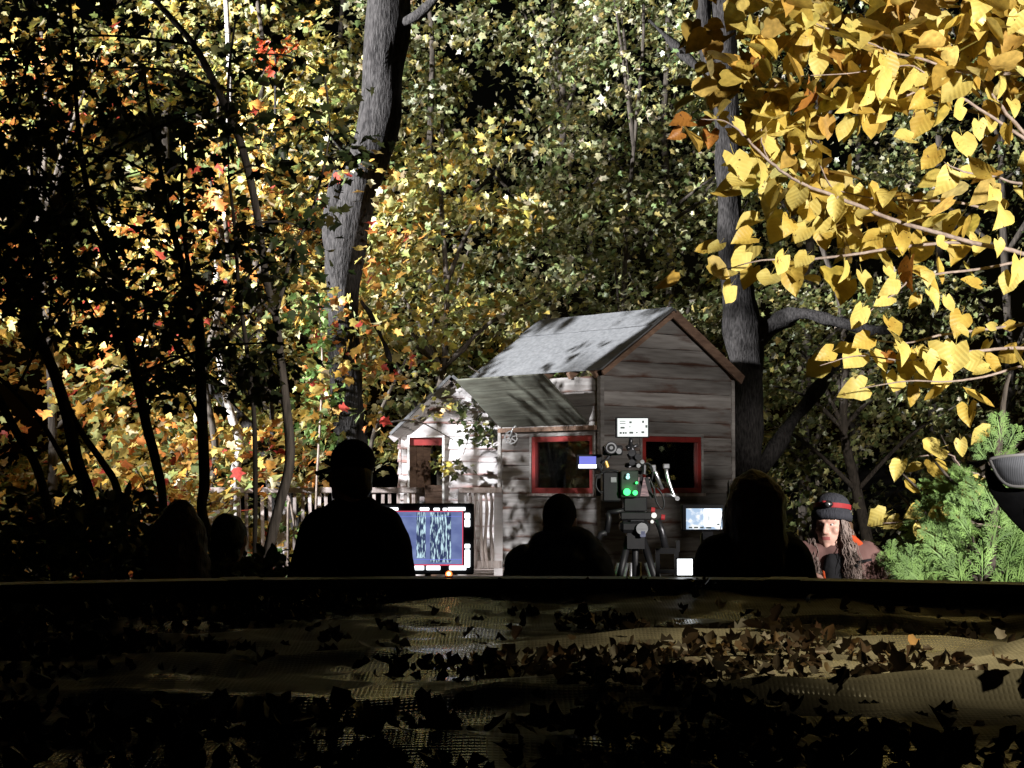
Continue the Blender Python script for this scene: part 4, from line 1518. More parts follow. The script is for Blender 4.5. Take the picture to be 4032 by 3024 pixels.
C3 = [(1230, 760, 200, 0), (1540, 740, 190, -30), (1140, 260, 200, 5), (1300, 280, 190, 20), (1130, 180, 130, 0), (1230, 190, 120, 10), (1790, 880, 180, 5), (1370, 540, 180, -80), (1190, 600, 150, -60), (850, 590, 140, -80),
      (1070, 600, 150, 0), (1520, 620, 160, -60), (970, 1400, 210, 0), (840, 1400, 150, -30), (520, 1350, 190, -50), (480, 1500, 210, -55), (690, 1400, 190, -30), (640, 1160, 170, -20), (560, 1000, 150, -30),
      (420, 1130, 200, -70), (290, 840, 140, 0), (600, 220, 150, 0), (700, 60, 160, -60), (950, 60, 160, -30), (560, 350, 140, -40), (480, 430, 140, -40), (800, 360, 180, -30), (940, 390, 190, -10), (1080, 350, 150, 0),
      (1200, 340, 160, 0), (1840, 170, 210, -30), (1900, 60, 210, -30), (2110, 60, 210, 0), (2130, 150, 190, 0), (820, 1200, 170, 0), (950, 1200, 190, -10), (880, 1260, 150, 0), (1230, 1170, 130, 10), (1040, 1240, 160, -10),
      (1150, 1360, 140, 0), (1610, 950, 170, -40), (1800, 1060, 170, -70), (1960, 1180, 170, -20), (1480, 1300, 130, -30), (1350, 1330, 110, -30), (1250, 1440, 170, -40), (1420, 1460, 180, 0), (260, 1480, 150, -60),
      (560, 760, 130, -60), (350, 700, 110, -80), (260, 730, 130, -60), (130, 740, 150, -70), (80, 810, 120, -60), (1740, 650, 150, -70), (1900, 780, 150, 10), (2090, 650, 130, 0), (1440, 860, 150, -60), (1680, 290, 110, -60),
      (1000, 100, 120, -50), (850, 230, 130, -60), (1400, 190, 130, 10), (1560, 290, 140, 0)]
for (x, y, l, a) in C3:
    kk = 3 if x < 330 and y < 900 else None
    cam_leaf(2600 + x / 1.508, y / 1.508, l / 1.508, a + random.uniform(-8, 8), DL + random.uniform(-.15, .35), k=kk)
# more leaves along the twigs, turned every way
n_more = 0
while n_more < 165:
    bi = random.choices(range(len(brw)), [1.2, 1.0, .5, 1.2, 1.5, 1.6, .25, .3, .35, .2, .6, 1.3, .1, .1, 1.2, 1.7, 1.8])[0]
    sp = brw[bi]
    p = random.choice(sp[2:]) + Vector((random.gauss(0, .05), random.gauss(0, .12), random.gauss(-.03, .07)))
    tip = Vector((random.gauss(-.35, .4), random.gauss(0, .4), -.8))
    nv = Vector((random.gauss(.2, .8), -.6, random.gauss(.5, .7)))
    place_leaf(p + Vector((0, 0, -.03)), tip, nv, random.uniform(.10, .18), random.choices((0, 1, 2, 3), (3.5, 2.6, 2.2, .3))[0])
    n_more += 1
# rest of the crown, above and outside the frame, thinned to dapple the gable
N = 1900
cc = np.stack([rng.normal(4.15, .62, 60), rng.normal(10.4, .7, 60), rng.uniform(1.7, 5.4, 60)], 1)
near = (np.abs(cc[:, 0] - 4.0) < .5) & (cc[:, 2] > 2.0) & (cc[:, 2] < 3.5)
near2 = (np.abs(cc[:, 0] - 4.57) < .26) & (np.abs(cc[:, 2] - 2.7) < .35)
keep = (~near | (rng.uniform(0, 1, 60) < .22)) & ~near2
cc = cc[keep]
P = cc[rng.integers(0, len(cc), N)] + rng.normal(0, .13, (N, 3))
P = P[P[:, 0] > .285 * P[:, 1]]
k1 = 700
P2 = np.stack([rng.uniform(1.0, 3.0, k1), rng.uniform(9.8, 10.9, k1), rng.uniform(3.75, 5.0, k1)], 1)
k3 = 230
sel = [brw[int(i)] for i in rng.choice(len(brw), k3, p=np.array([1.2, 1.0, .4, 1.2, 1.5, 1.6, 0, 0, 0, 0, .6, 1.3, 0, 0, 1.2, 1.7, 1.8]) / 13.5)]
P3 = np.array([np.array(b_[int(rng.integers(3, len(b_)))]) for b_ in sel]) + rng.normal(0, 1, (k3, 3)) * np.array((.09, .10, .06)) + np.array((0, .22, -.02))
P = np.concatenate([P, P2, P3]) - np.array(lb)[None]
N = len(P)
tn = tints('linden', N)
o = leaf_cloud("leaf_mass", lin, M['leaf'], P, rng.uniform(.11, .19, N), rng.normal(0, .6, (N, 3)) + np.array((.3, -.5, .6)), rng.normal(0, .5, (N, 3)) + np.array((0, 0, -.8)), tn, HEART)
o["kind"] = "stuff"

# ------------------------------------------------------------------ cedar shrub at the lower right
cb = Vector((at(3860, 1900, 9.7).x, 9.7, 0))
ced = empty("cedar_shrub", cb)
tag(ced, "bright green cedar shrub with flat feathery sprays at the right", "shrub")


def spray_mesh(i):
    rr = random.Random(i)
    mb = MB()
    L = 1.0

    def strip(a, b, w, z):
        a, b = Vector(a), Vector(b)
        d = (b - a).normalized()
        s = Vector((-d.y, d.x, 0)) * w
        q = (a + b) / 2
        mb.add([a + Vector((0, 0, z)), q + s + Vector((0, 0, z + .004)), b + Vector((0, 0, z)), q - s + Vector((0, 0, z + .004))], [(0, 1, 2, 3)])
    strip((0, 0, 0), (rr.uniform(-.05, .05), L, 0), .022, 0)
    n = 9
    for k in range(n):
        t = .12 + .82 * k / (n - 1)
        for sd in (-1, 1):
            ln = (.42 * math.sin(math.pi * (.18 + .78 * t)) + .06) * rr.uniform(.8, 1.15)
            a = Vector((0, t * L, 0))
            an = R(38 + rr.uniform(-16, 16))
            b = a + Vector((sd * math.sin(an) * ln, math.cos(an) * ln, rr.uniform(-.05, .03)))
            strip(a, b, .014, 0)
            for j in range(4):
                tt = .25 + .2 * j
                c = a.lerp(b, tt)
                for s2 in (-1, 1):
                    an2 = an * sd + s2 * R(36 + rr.uniform(-14, 14))
                    l2 = ln * .38 * (1.1 - tt * .5)
                    e = c + Vector((math.sin(an2) * l2, math.cos(an2) * l2, rr.uniform(-.02, .02)))
                    strip(c, e, .0125, 0)
    return mb


SPR = [spray_mesh(i) for i in range(8)]
V, Fc = [], []


def add_spray(p, d, n, size):
    d = Vector(d).normalized()
    n = Vector(n)
    n = (n - d * n.dot(d)).normalized()
    s = d.cross(n)
    mm = Matrix((s, d, n)).transposed()
    sm = random.choice(SPR)
    b = len(V)
    for v in sm.v:
        q = mm @ (Vector(v) * size)
        # the tips droop
        V.append(tuple(Vector(p) + q + Vector((0, 0, -.12 * size * (v[1] ** 2)))))
    for f in sm.f:
        Fc.append(tuple(b + i for i in f))


mbs = MB()
limb(mbs, [(0, 0, 0), (.02, 0, .7), (.05, 0, 1.3), (.12, 0, 2.0), (.16, 0, 2.15)], [.05, .04, .03, .016, .006], 8, 3)
for k in range(800):
    zc = random.uniform(.15, 1.0) ** .8 * 1.62
    half = (.55 if zc < 1.1 else .55 * max(.10, (1.85 - zc) / .75))
    an = random.uniform(0, 2 * math.pi)
    rr_ = half * random.uniform(.25, .95)
    p = Vector((math.cos(an) * rr_ * (.85 if math.cos(an) < 0 else 1.05), math.sin(an) * rr_ * .8 - .05, zc))
    d = Vector((math.cos(an), math.sin(an) * .8, random.uniform(.1, .9)))
    add_spray(p, d, Vector((random.uniform(-.6, .6), -1, .8)), random.uniform(.09, .17))
for (px, py, ang, sz) in ((3500, 2215, -20, 130), (3510, 2165, 0, 110), (3590, 2200, 5, 150), (3540, 2240, -40, 150), (3560, 2240, -20, 170), (3640, 2230, 0, 170), (3700, 2180, -40, 170), (3760, 2130, -20, 180), (3680, 2110, -50, 150),
                          (3790, 2060, -30, 170), (3850, 2000, -30, 170), (3780, 1990, -55, 150), (3900, 1960, -20, 170), (3840, 1920, -50, 130), (3950, 1880, 20, 150), (3860, 1780, -40, 110), (3900, 1740, -20, 130), (3935, 1680, -5, 150), (3985, 1720, 25, 130), (3960, 1800, 10, 130),
                          (3920, 2090, 10, 190), (3990, 2150, 20, 200), (4020, 2230, 10, 190), (3870, 2200, 0, 200), (3780, 2250, -10, 190), (3600, 2260, -40, 170), (3560, 2270, -40, 140), (3960, 2260, 0, 200), (4000, 2050, 10, 180)):
    D = 9.25 + random.uniform(-.1, .15)
    s = sz * .78 / F * D
    a = R(ang)
    tip = Vector((math.sin(a), random.uniform(-.3, .1), math.cos(a)))
    c = at(px, py, D) - cb - tip * s * .6
    add_spray(c, tip, Vector((random.uniform(-.3, .5), -1, random.uniform(.1, .6))), s * 1.2)
for k in range(16):
    an = random.uniform(0, 6.28)
    zc = random.uniform(.3, 1.7)
    limb(mbs, [(0, 0, zc), (math.cos(an) * .22, math.sin(an) * .2, zc + .12), (math.cos(an) * .42, math.sin(an) * .35, zc + .3)], [.014, .009, .004], 5, 2)
obj("stem", mbs.mesh("stem", M['bark_dark'], smooth=True), ced)
cm = MB()
cm.v, cm.f = V, Fc
me = bpy.data.meshes.new("crown")
me.from_pydata(V, [], Fc)
me.materials.append(M['cedar'])
obj("crown", me, ced)


# ------------------------------------------------------------------ people
def ico(sub=2):
    bm = bmesh.new()
    bmesh.ops.create_icosphere(bm, subdivisions=sub, radius=1.0)
    v = [x.co.copy() for x in bm.verts]
    f = [[q.index for q in x.verts] for x in bm.faces]
    bm.free()
    return v, f


ICO_V, ICO_F = ico(3)
ICO2_V, ICO2_F = ico(2)


def blob(shapes, voxel, smooth, mat, name, squash=None):
    """one continuous surface grown from overlapping ellipsoids ('e') and tapered capsules ('c')"""
    mb = MB()
    for s in shapes:
        if s[0] == 'e':
            _, c, r, *rot = s
            Mx = rot[0] if rot else Matrix.Identity(3)
            mb.add([Vector(c) + Mx @ Vector((v.x * r[0], v.y * r[1], v.z * r[2])) for v in ICO_V], ICO_F)
        else:
            _, a, ra, b, rb_ = s
            a, b = Vector(a), Vector(b)
            bm = bmesh.new()
            for p, r in ((a, ra), (b, rb_)):
                for v in ICO2_V:
                    bm.verts.new(p + v * r)
            res = bmesh.ops.convex_hull(bm, input=list(bm.verts))
            bmesh.ops.delete(bm, geom=[g for g in res['geom_interior'] if isinstance(g, bmesh.types.BMVert)], context='VERTS')
            bm.verts.index_update()
            mb.add([v.co.copy() for v in bm.verts], [[q.index for q in f.verts] for f in bm.faces])
            bm.free()
    me = bpy.data.meshes.new(name)
    me.from_pydata(mb.v, [], mb.f)
    o = bpy.data.objects.new("tmp", me)
    COL.objects.link(o)
    rm = o.modifiers.new("r", 'REMESH')
    rm.mode = 'VOXEL'
    rm.voxel_size = voxel
    if smooth:
        sm = o.modifiers.new("s", 'SMOOTH')
        sm.iterations = smooth
        sm.factor = .5
    dg = bpy.context.evaluated_depsgraph_get()
    new = bpy.data.meshes.new_from_object(o.evaluated_get(dg))
    bpy.data.objects.remove(o)
    bpy.data.meshes.remove(me)
    new.name = name
    new.materials.clear()
    for m in (mat if isinstance(mat, (list, tuple)) else [mat]):
        new.materials.append(m)
    new.polygons.foreach_set("use_smooth", [True] * len(new.polygons))
    new.update()
    return new


def crumple(me, amp, freq, seed):
    """cloth wrinkles pushed along the normals"""
    n = len(me.vertices)
    co = np.empty(n * 3, dtype=np.float32)
    me.vertices.foreach_get("co", co)
    no = np.empty(n * 3, dtype=np.float32)
    me.vertex_normals.foreach_get("vector", no)
    co = co.reshape(-1, 3)
    no = no.reshape(-1, 3)
    k = np.array([mnoise.noise(Vector(c) * freq + Vector((seed, 0, 0))) + .5 * mnoise.noise(Vector(c) * freq * 2.3 + Vector((0, seed, 0))) for c in co.astype(float)])
    me.vertices.foreach_set("co", (co + no * (amp * k)[:, None]).astype(np.float32).reshape(-1))
    me.update()


def hand_shapes(w, d, side, curl=.5):
    """palm and five fingers; w wrist point, d direction of the hand, side +1/-1 for the thumb"""
    w, d = Vector(w), Vector(d).normalized()
    s = d.cross(Vector((0, 1, 0)))
    s = s.normalized() if s.length > .1 else Vector((1, 0, 0))
    n = s.cross(d)
    out = [('c', w, .024, w + d * .05, .030), ('e', w + d * .055, (.036, .022, .038))]
    for k, (off, ln) in enumerate(((-.028, .065), (-.010, .078), (.010, .072), (.028, .055))):
        a = w + d * .085 + s * off
        b = a + d * ln * .5 + n * .012 * curl
        c = b + (d * (1 - curl) + n * curl).normalized() * ln * .5
        out += [('c', a, .0095, b, .009), ('c', b, .009, c, .0078)]
    a = w + d * .03 + s * side * .03
    b = a + (d * .7 + s * side * .7) * .04
    c = b + (d * .95 + s * side * .2 + n * .2) * .032
    out += [('c', a, .013, b, .011), ('c', b, .011, c, .009)]
    return out


def skeleton(H, sw, lean=0.0, arms=None, g=0.0, head_yaw=0.0, face=True, no_hand=()):
    """shapes of a standing figure facing +Y; g grows it (for clothes)"""
    hz = H - .115
    fx, fy = math.sin(-head_yaw), math.cos(head_yaw)
    body, coat, legs = [], [], []
    L = lambda z: lean * max(0, (z - .52 * H)) / (.48 * H)
    head = Vector((0, L(hz), hz))
    if face:
        body += [('e', head, (.076, .092, .112)), ('e', head + Vector((fx * .03, fy * .03, -.06)), (.056, .062, .058)),
                 ('c', head + Vector((fx * .088, fy * .088, .005)), .010, head + Vector((fx * .105, fy * .105, -.022)), .014),
                 ('e', head + Vector((fx * .082, fy * .082, -.05)), (.024, .014, .012)),
                 ('e', head + Vector((fx * .075, fy * .075, -.092)), (.022, .02, .018))]
        for s in (-1, 1):
            body.append(('e', head + Vector((s * fy * .077, -s * fx * .077 - .005, -.01)), (.014, .02, .032)))
    body.append(('c', head + Vector((0, -.02, -.06)), .054, Vector((0, L(H - .3), H - .31)), .062))
    def torso(gr):
        t = [('c', (-sw + .07, L(H - .345), H - .345), .062 + gr, (sw - .07, L(H - .345), H - .345), .062 + gr),
             ('e', (0, L(H - .45), H - .45), (sw * .82 + gr, .115 + gr, .20)),
             ('e', (0, L(H - .62), H - .64), (sw * .74 + gr, .11 + gr, .20)),
             ('e', (0, 0, .53 * H), (.165 + gr, .115 + gr, .14)),
             ('c', (0, L(H - .3), H - .33), .085 + gr, (0, L(H - .42), H - .42), .10 + gr)]
        return t
    body += torso(0)
    coat += torso(.022 + g)
    for s in (-1, 1):
        if arms and s in arms:
            e, w = Vector(arms[s][0]), Vector(arms[s][1])
        else:
            e = Vector((s * (sw + .035), .0 + L(H - .62), H - .63))
            w = Vector((s * (sw + .0), .13, H - .85))
        sh_ = Vector((s * (sw - .045), L(H - .35), H - .36))
        body += [('c', sh_, .052, e, .042), ('c', e, .042, w, .028)]
        if s not in no_hand:
            body += hand_shapes(w, (w - e).normalized() + Vector((0, .2, -.1)), -s)
        coat += [('c', sh_, .066 + g, e, .054 + g), ('c', e, .054 + g, w - (w - e) * .06, .040 + g * .6)]
        hip = Vector((s * .088, 0, .50 * H))
        kn = Vector((s * .10, .015, .27 * H))
        an = Vector((s * .105, -.01, .06))
        body += [('c', hip, .085, kn, .056), ('c', kn, .056, an, .038), ('c', an - Vector((0, 0, .02)), .035, an + Vector((0, .13, -.032)), .026)]
        legs += [('c', hip, .098, kn, .070), ('c', kn, .070, an + Vector((0, 0, .05)), .055)]
    return body, coat, legs, head


def boots(parent, H):
    for s in (-1, 1):
        me = blob([('c', (s * .105, -.02, .055), .050, (s * .105, -.015, .13), .05), ('c', (s * .105, -.03, .042), .042, (s * .105, .14, .038), .038)], .012, 3, M['boot'], "boot")
        obj("boot", me, parent)


def person(label, loc, H, sw, rz=0, g=0.0, lean=0.0, coatmat='cloth_black', wr=.012, arms=None, head_yaw=0.0, extra_coat=None):
    p = empty("person", loc, rz)
    tag(p, label, "person", None)
    body, coat, legs, head = skeleton(H, sw, lean, arms, g, head_yaw)
    obj("body", blob(body, .013, 2, M['skin'], "body"), p)
    me = blob(coat + (extra_coat(head) if extra_coat else []), .013, 4, M[coatmat], "jacket")
    crumple(me, wr, 7, H * 10)
    obj("jacket", me, p)
    obj("trousers", blob(legs + [('e', (0, 0, .53 * H), (.18, .13, .11))], .015, 3, M['denim'], "trousers"), p)
    boots(p, H)
    return p, head


def hair_cap(head, r=(.088, .10, .118), off=(0, -.012, .012)):
    return [('e', head + Vector(off), r)]


# long-haired silhouette at the far left
H = 1.50
loc = at(712, 1900, 8.5)
p, h = person("long-haired person seen from behind at the left, black silhouette below the dark trunks", (loc.x, loc.y, 0), H, .175, R(4))
hs = hair_cap(h, (.096, .11, .125)) + [('c', h + Vector((-.035, -.05, .0)), .085, h + Vector((-.085, -.085, -.36)), .085), ('c', h + Vector((.035, -.05, .0)), .085, h + Vector((.085, -.085, -.36)), .085),
                                       ('c', h + Vector((0, -.06, -.05)), .10, h + Vector((0, -.10, -.38)), .10), ('c', h + Vector((-.06, -.06, -.2)), .08, h + Vector((-.12, -.08, -.44)), .07), ('c', h + Vector((.06, -.06, -.2)), .08, h + Vector((.12, -.08, -.44)), .07)]
me = blob(hs, .010, 3, M['hair_brown'], "hair")
crumple(me, .012, 14, 3)
obj("hair", me, p)
# short-haired silhouette beside
loc = at(905, 1900, 8.9)
p, h = person("short-haired person seen from behind beside the long-haired one", (loc.x, loc.y, 0), 1.455, .165, R(-12))
me = blob(hair_cap(h, (.084, .10, .108), (0, -.016, .012)) + [('e', h + Vector((.0, -.045, -.06)), (.07, .055, .06))], .008, 2, M['hair_black'], "hair")
crumple(me, .008, 22, 5)
obj("hair", me, p)

# the capped person
loc = at(1388, 1900, 7.7)
p, h = person("tall person in a peaked cap seen from behind, head turned left, beside the large monitor", (loc.x, loc.y, 0), 1.755, .188, R(6), g=.012, head_yaw=R(62),
              extra_coat=lambda hd: [('c', hd + Vector((-.05, -.03, -.165)), .068, hd + Vector((.05, -.03, -.165)), .068)])
hy = R(62)
f2 = Vector((-math.sin(hy), math.cos(hy), 0))
me = blob([('e', h + Vector((0, -.005, .045)), (.092, .098, .092))], .008, 2, M['cloth_black'], "cap")
capo = obj("cap", me, p)
mb = MB()
side = Vector((-f2.y, f2.x, 0))
prev = []
for i in range(7):
    t = (i / 6 - .5) * 2
    for rr_, dz in ((.075, .0), (.165 * (1 - .16 * t * t), -.022)):
        q = h + Vector((0, 0, .028)) + f2 * rr_ * (1 - .10 * t * t if rr_ > .1 else 1) + side * t * .072 + Vector((0, 0, dz - .014 * t * t))
        mb.v.append(tuple(q))
for i in range(6):
    mb.f.append((i * 2, i * 2 + 1, i * 2 + 3, i * 2 + 2))
vis = mb.build("visor", M['cloth_black'], capo, smooth=True)
vis.modifiers.new("thick", 'SOLIDIFY').thickness = .006
me = blob([('e', h + Vector((0, -.03, -.02)), (.083, .085, .075)), ('e', h + Vector((.02, -.05, -.06)), (.06, .05, .05))], .008, 2, M['hair_brown'], "hair")
obj("hair", me, p)



def loose_hair(parent, h, w, ln, mat, n=140):
    mb = MB()
    for k in range(n):
        a = random.uniform(-1.9, 1.9) - math.pi / 2
        root = h + Vector((math.cos(a) * w, math.sin(a) * w * .9, random.uniform(-.05, .09)))
        o_ = Vector((math.cos(a), math.sin(a), 0)) * random.uniform(.0, .05)
        L_ = ln * random.uniform(.5, 1.1)
        pts = [root + o_ * t + Vector((random.gauss(0, .006), random.gauss(0, .006), -L_ * t)) for t in (0, .25, .5, .75, 1)]
        mb.tube(smoothed(pts, 2), lerp_list([.0022, .002, .0012], 9), 3, cap=False)
    mb.build("loose_hair", mat, parent, smooth=True)


# the hooded parka in the middle
loc = at(2192, 1900, 9.3)
p, h = person("person in a dark navy hooded parka and knit cap seen from behind in the middle", (loc.x, loc.y, 0), 1.53, .225, R(-14), g=.034, lean=.08, coatmat='cloth_navy', wr=.016,
              extra_coat=lambda hd: [('c', hd + Vector((-.075, -.07, -.15)), .085, hd + Vector((.075, -.07, -.15)), .085), ('c', hd + Vector((-.11, .0, -.17)), .07, hd + Vector((.13, .02, -.15)), .075),
                                     ('e', hd + Vector((.03, -.11, -.20)), (.13, .085, .085)), ('c', hd + Vector((-.065, -.085, -.115)), .07, hd + Vector((.115, -.05, -.105)), .082), ('c', hd + Vector((.10, -.02, -.12)), .075, hd + Vector((.15, .05, -.15)), .07), ('c', hd + Vector((-.09, .09, -.18)), .06, hd + Vector((.10, .1, -.17)), .065)])
me = blob([('e', h + Vector((0, -.004, .025)), (.084, .10, .108)), ('c', h + Vector((-.03, -.06, -.05)), .045, h + Vector((.03, -.06, -.05)), .045)], .008, 2, M['cloth_charcoal'], "knit_cap")
obj("knit_cap", me, p)

# the long brown hair in front of the right-hand monitor
loc = at(2965, 1900, 8.0)
p, h = person("long-haired person seen from behind in front of the small right monitor", (loc.x, loc.y, 0), 1.635, .215, R(8), g=.018)
hs = hair_cap(h, (.108, .115, .125), (0, -.012, .008)) + [('c', h + Vector((-.03, -.04, 0)), .09, h + Vector((-.045, -.07, -.25)), .075), ('c', h + Vector((.04, -.04, 0)), .09, h + Vector((.05, -.07, -.25)), .075)]
me = blob(hs, .009, 3, M['hair_brown'], "hair")
crumple(me, .010, 16, 8)
ho = obj("hair", me, p)
loose_hair(ho, h, .100, .30, M['hair_brown'], 170)

# ------------------------------------------------------------------ the woman in the lamp light
D = 9.5
loc = at(3290, 1900, D)
H = 1.498
yaw = R(27)              # her face is turned to the left of the picture
p = empty("person", (loc.x, loc.y, 0), 0)
tag(p, "long-haired woman in mauve canvas jacket and dark knit hat with red headlamp, lit face", "person")
hd = Vector((-.03, -.02, H - .115))
fz = Vector((-math.sin(yaw), -math.cos(yaw), 0))      # where the face looks
sd = Vector((math.cos(yaw), -math.sin(yaw), 0))       # to the picture's right of the face
FR = Matrix((sd, fz, Vector((0, 0, 1)))).transposed()


def hp(x, y, z_):
    """head space: x to her picture-right, y out of the face, z up"""
    return hd + sd * x + fz * y + Vector((0, 0, z_))


face = [('e', hp(0, -.012, .018), (.074, .092, .102), FR), ('e', hp(0, .018, -.045), (.058, .068, .07), FR), ('c', hp(-.022, .042, -.088), .024, hp(.022, .042, -.088), .024),
        ('e', hp(0, .062, -.092), (.02, .018, .018), FR),
        ('c', hp(0, .076, .018), .0095, hp(0, .097, -.026), .0125), ('e', hp(-.011, .087, -.03), (.009, .010, .008), FR), ('e', hp(.011, .087, -.03), (.009, .010, .008), FR),
        ('c', hp(-.040, .062, .030), .011, hp(-.012, .074, .027), .011), ('c', hp(.040, .062, .030), .011, hp(.012, .074, .027), .011),
        ('e', hp(-.040, .056, -.018), (.020, .02, .022), FR), ('e', hp(.040, .056, -.018), (.020, .02, .022), FR),
        ('c', hp(-.015, .073, -.054), .0072, hp(.015, .073, -.054), .0072), ('c', hp(-.013, .071, -.063), .0075, hp(.013, .071, -.063), .0075),
        ('c', hp(0, -.02, -.06), .047, (0, .03, H - .26), .058)]
HB = H + .065
body, coat, legs, _ = skeleton(HB, .205, 0, {1: ((.255, -.03, H - .62), (.02, -.24, H - .50)), -1: ((-.21, -.05, H - .62), (-.105, -.225, H - .44))}, .012, 0, face=False, no_hand=(-1,))
# the raised hands in front of the chest
hand = []
wq = Vector((-.135, -.25, H - .415))
for k in range(4):
    a = wq + Vector((.006 + .004 * k, -.02, .058 - k * .019))
    b = a + Vector((-.040, -.016, -.002))
    c = b + Vector((.012, -.022, -.005))
    e = c + Vector((.026, .004, -.002))
    hand += [('c', a, .0095, b, .009), ('c', b, .009, c, .0088), ('c', c, .0088, e, .0078)]
hand += [('e', wq + Vector((.012, -.01, .03)), (.022, .026, .045)), ('c', wq + Vector((.02, .0, .02)), .028, wq + Vector((.04, .03, -.04)), .028),
         ('c', wq + Vector((.01, -.03, .065)), .011, wq + Vector((-.02, -.045, .078)), .010), ('c', wq + Vector((-.02, -.045, .078)), .010, wq + Vector((-.04, -.04, .072)), .008)]
# turn the standing shapes to face the camera: mirror +Y to -Y
flip = lambda v: Vector((v[0], -v[1], v[2])) if v[1] > 0.05 and v[2] < .2 else Vector(v)
body = [(s[0], flip(s[1]), s[2], flip(s[3]), s[4]) if s[0] == 'c' else (s[0], flip(s[1]), *s[2:]) for s in body if not (s[0] == 'c' and Vector(s[1]).z > HB - .2)]
me = blob(body + face + hand, .0055, 2, [M['skin'], M['lip'], M['hair_brown']], "body")
for f in me.polygons:
    c = Vector(f.center) - hd
    x, y, z_ = c.dot(sd), c.dot(fz), c.z
    if abs(x) < .021 and y > .066 and -.0665 < z_ < -.0475:
        f.material_index = 1
    elif .011 < abs(x) < .044 and y > .05 and .034 < z_ < .042:
        f.material_index = 2
obj("body", me, p)
eye_w = pmat("eye_white", (.55, .52, .50), (.5, .46, .44), (1, 1, 1), 10, .2, 0, .5)
for s in (-1, 1):
    mb = MB()
    mb.add([hp(s * .0265, .0645, .011) + v * .0095 for v in ICO2_V], ICO2_F)
    eo = mb.build("eye", eye_w, p, smooth=True)
    mb = MB()
    mb.add([hp(s * .0265 - .002, .0715, .0105) + v * .0048 for v in ICO2_V], ICO2_F)
    mb.build("iris", M['black'], eo, smooth=True)
    mb = MB()
    mb.tube([hp(s * .039, .064, .014), hp(s * .0265, .0715, .0185), hp(s * .015, .0705, .014)], .0028, 6)
    mb.build("eyelid", M['hair_brown'], eo, smooth=True)
jk = blob([s for s in coat] + [('c', (-.10, -.04, H - .25), .05, (.10, .02, H - .235), .055)], .011, 4, M['cloth_mauve'], "jacket")
crumple(jk, .019, 9, 4)
obj("jacket", jk, p)
me = blob([('c', (-.045, -.115, H - .275), .034, (-.06, -.150, H - .40), .045), ('c', (-.015, -.105, H - .275), .034, (-.03, -.150, H - .42), .045)], .009, 2, M['cloth_black'], "shirt")
crumple(me, .006, 18, 9)
obj("shirt", me, p)
for zz_ in (.30, .37):
    MB().tube([(.055, -.215, H - zz_), (.065, -.225, H - zz_)], .009, 8).build("button", M['darkmetal'], p)
mb = MB()
me = blob([('c', (.070, -.06, H - .175), .022, (.135, -.02, H - .225), .020), ('c', (.06, .03, H - .175), .025, (.135, -.015, H - .22), .022)], .008, 2, M['cloth_orange'], "collar")
obj("collar", me, p)
me = blob([('c', (-.095, -.185, H - .33), .009, (-.088, -.205, H - .385), .010)], .008, 2, M['cloth_orange'], "lining")
obj("lining", me, p)
MB().bar((.075, -.165, H - .285), (.15, -.125, H - .275), .012, .012).build("pocket_flap", M['cloth_black'], p)
obj("trousers", blob(legs + [('e', (0, 0, .53 * H), (.18, .13, .11))], .015, 3, M['denim'], "trousers"), p)
boots(p, H)
# knit hat with turned-up cuff
hat = []
mb = MB()
prof = [(.088, .004), (.108, .004), (.112, .024), (.109, .046), (.098, .050), (.098, .070), (.094, .092), (.082, .114), (.060, .131), (.028, .141), (.0, .143)]
nseg = 28
tl = FR @ Matrix.Rotation(R(7), 3, 'X')
for (r_, z_) in prof:
    for k in range(nseg):
        an = 2 * math.pi * k / nseg
        rib = 1 + .012 * (k % 2)
        q = tl @ Vector((r_ * .90 * rib * math.cos(an), r_ * 1.05 * rib * math.sin(an) - .014, z_ + .026))
        mb.v.append(tuple(hd + q))
for i in range(len(prof) - 1):
    for k in range(nseg):
        k2 = (k + 1) % nseg
        mb.f.append((i * nseg + k, i * nseg + k2, (i + 1) * nseg + k2, (i + 1) * nseg + k))
hat = mb.build("knit_hat", M['cloth_charcoal'], p, smooth=True)
# red strap and headlamp
mb = MB()
for k in range(nseg):
    a0, a1 = 2 * math.pi * k / nseg, 2 * math.pi * (k + 1) / nseg
    for an, aa in ((a0, 0), (a1, 1)):
        for zz_ in (.060, .084):
            rr_ = .1015
            mb.v.append(tuple(hd + tl @ Vector((rr_ * .92 * math.cos(an), rr_ * 1.06 * math.sin(an) - .014, zz_ + .026))))
    b = len(mb.v) - 4
    mb.f.append((b, b + 2, b + 3, b + 1))
stp = mb.build("headlamp_strap", M['cloth_red'], p, smooth=True)
hl = hd + tl @ Vector((.010, .096, .100))
me = blob([('e', hl, (.030, .020, .019), FR), ('e', hl + fz * .012, (.017, .014, .015), FR)], .004, 1, M['black'], "headlamp")
lamp = obj("headlamp", me, p)
mb = MB()
mb.add([hl + fz * .022 + sd * .010 + FR @ Vector((v.x * .013, v.y * .006, v.z * .012)) for v in ICO2_V], ICO2_F)
mb.build("headlamp_lens", M['metal'], lamp, smooth=True)
mb = MB()
mb.add([hl + fz * .014 - sd * .012 + Vector((0, 0, .012)) + FR @ Vector((v.x * .013, v.y * .008, v.z * .006)) for v in ICO2_V], ICO2_F)
mb.build("headlamp_button", M['cloth_red'], lamp, smooth=True)
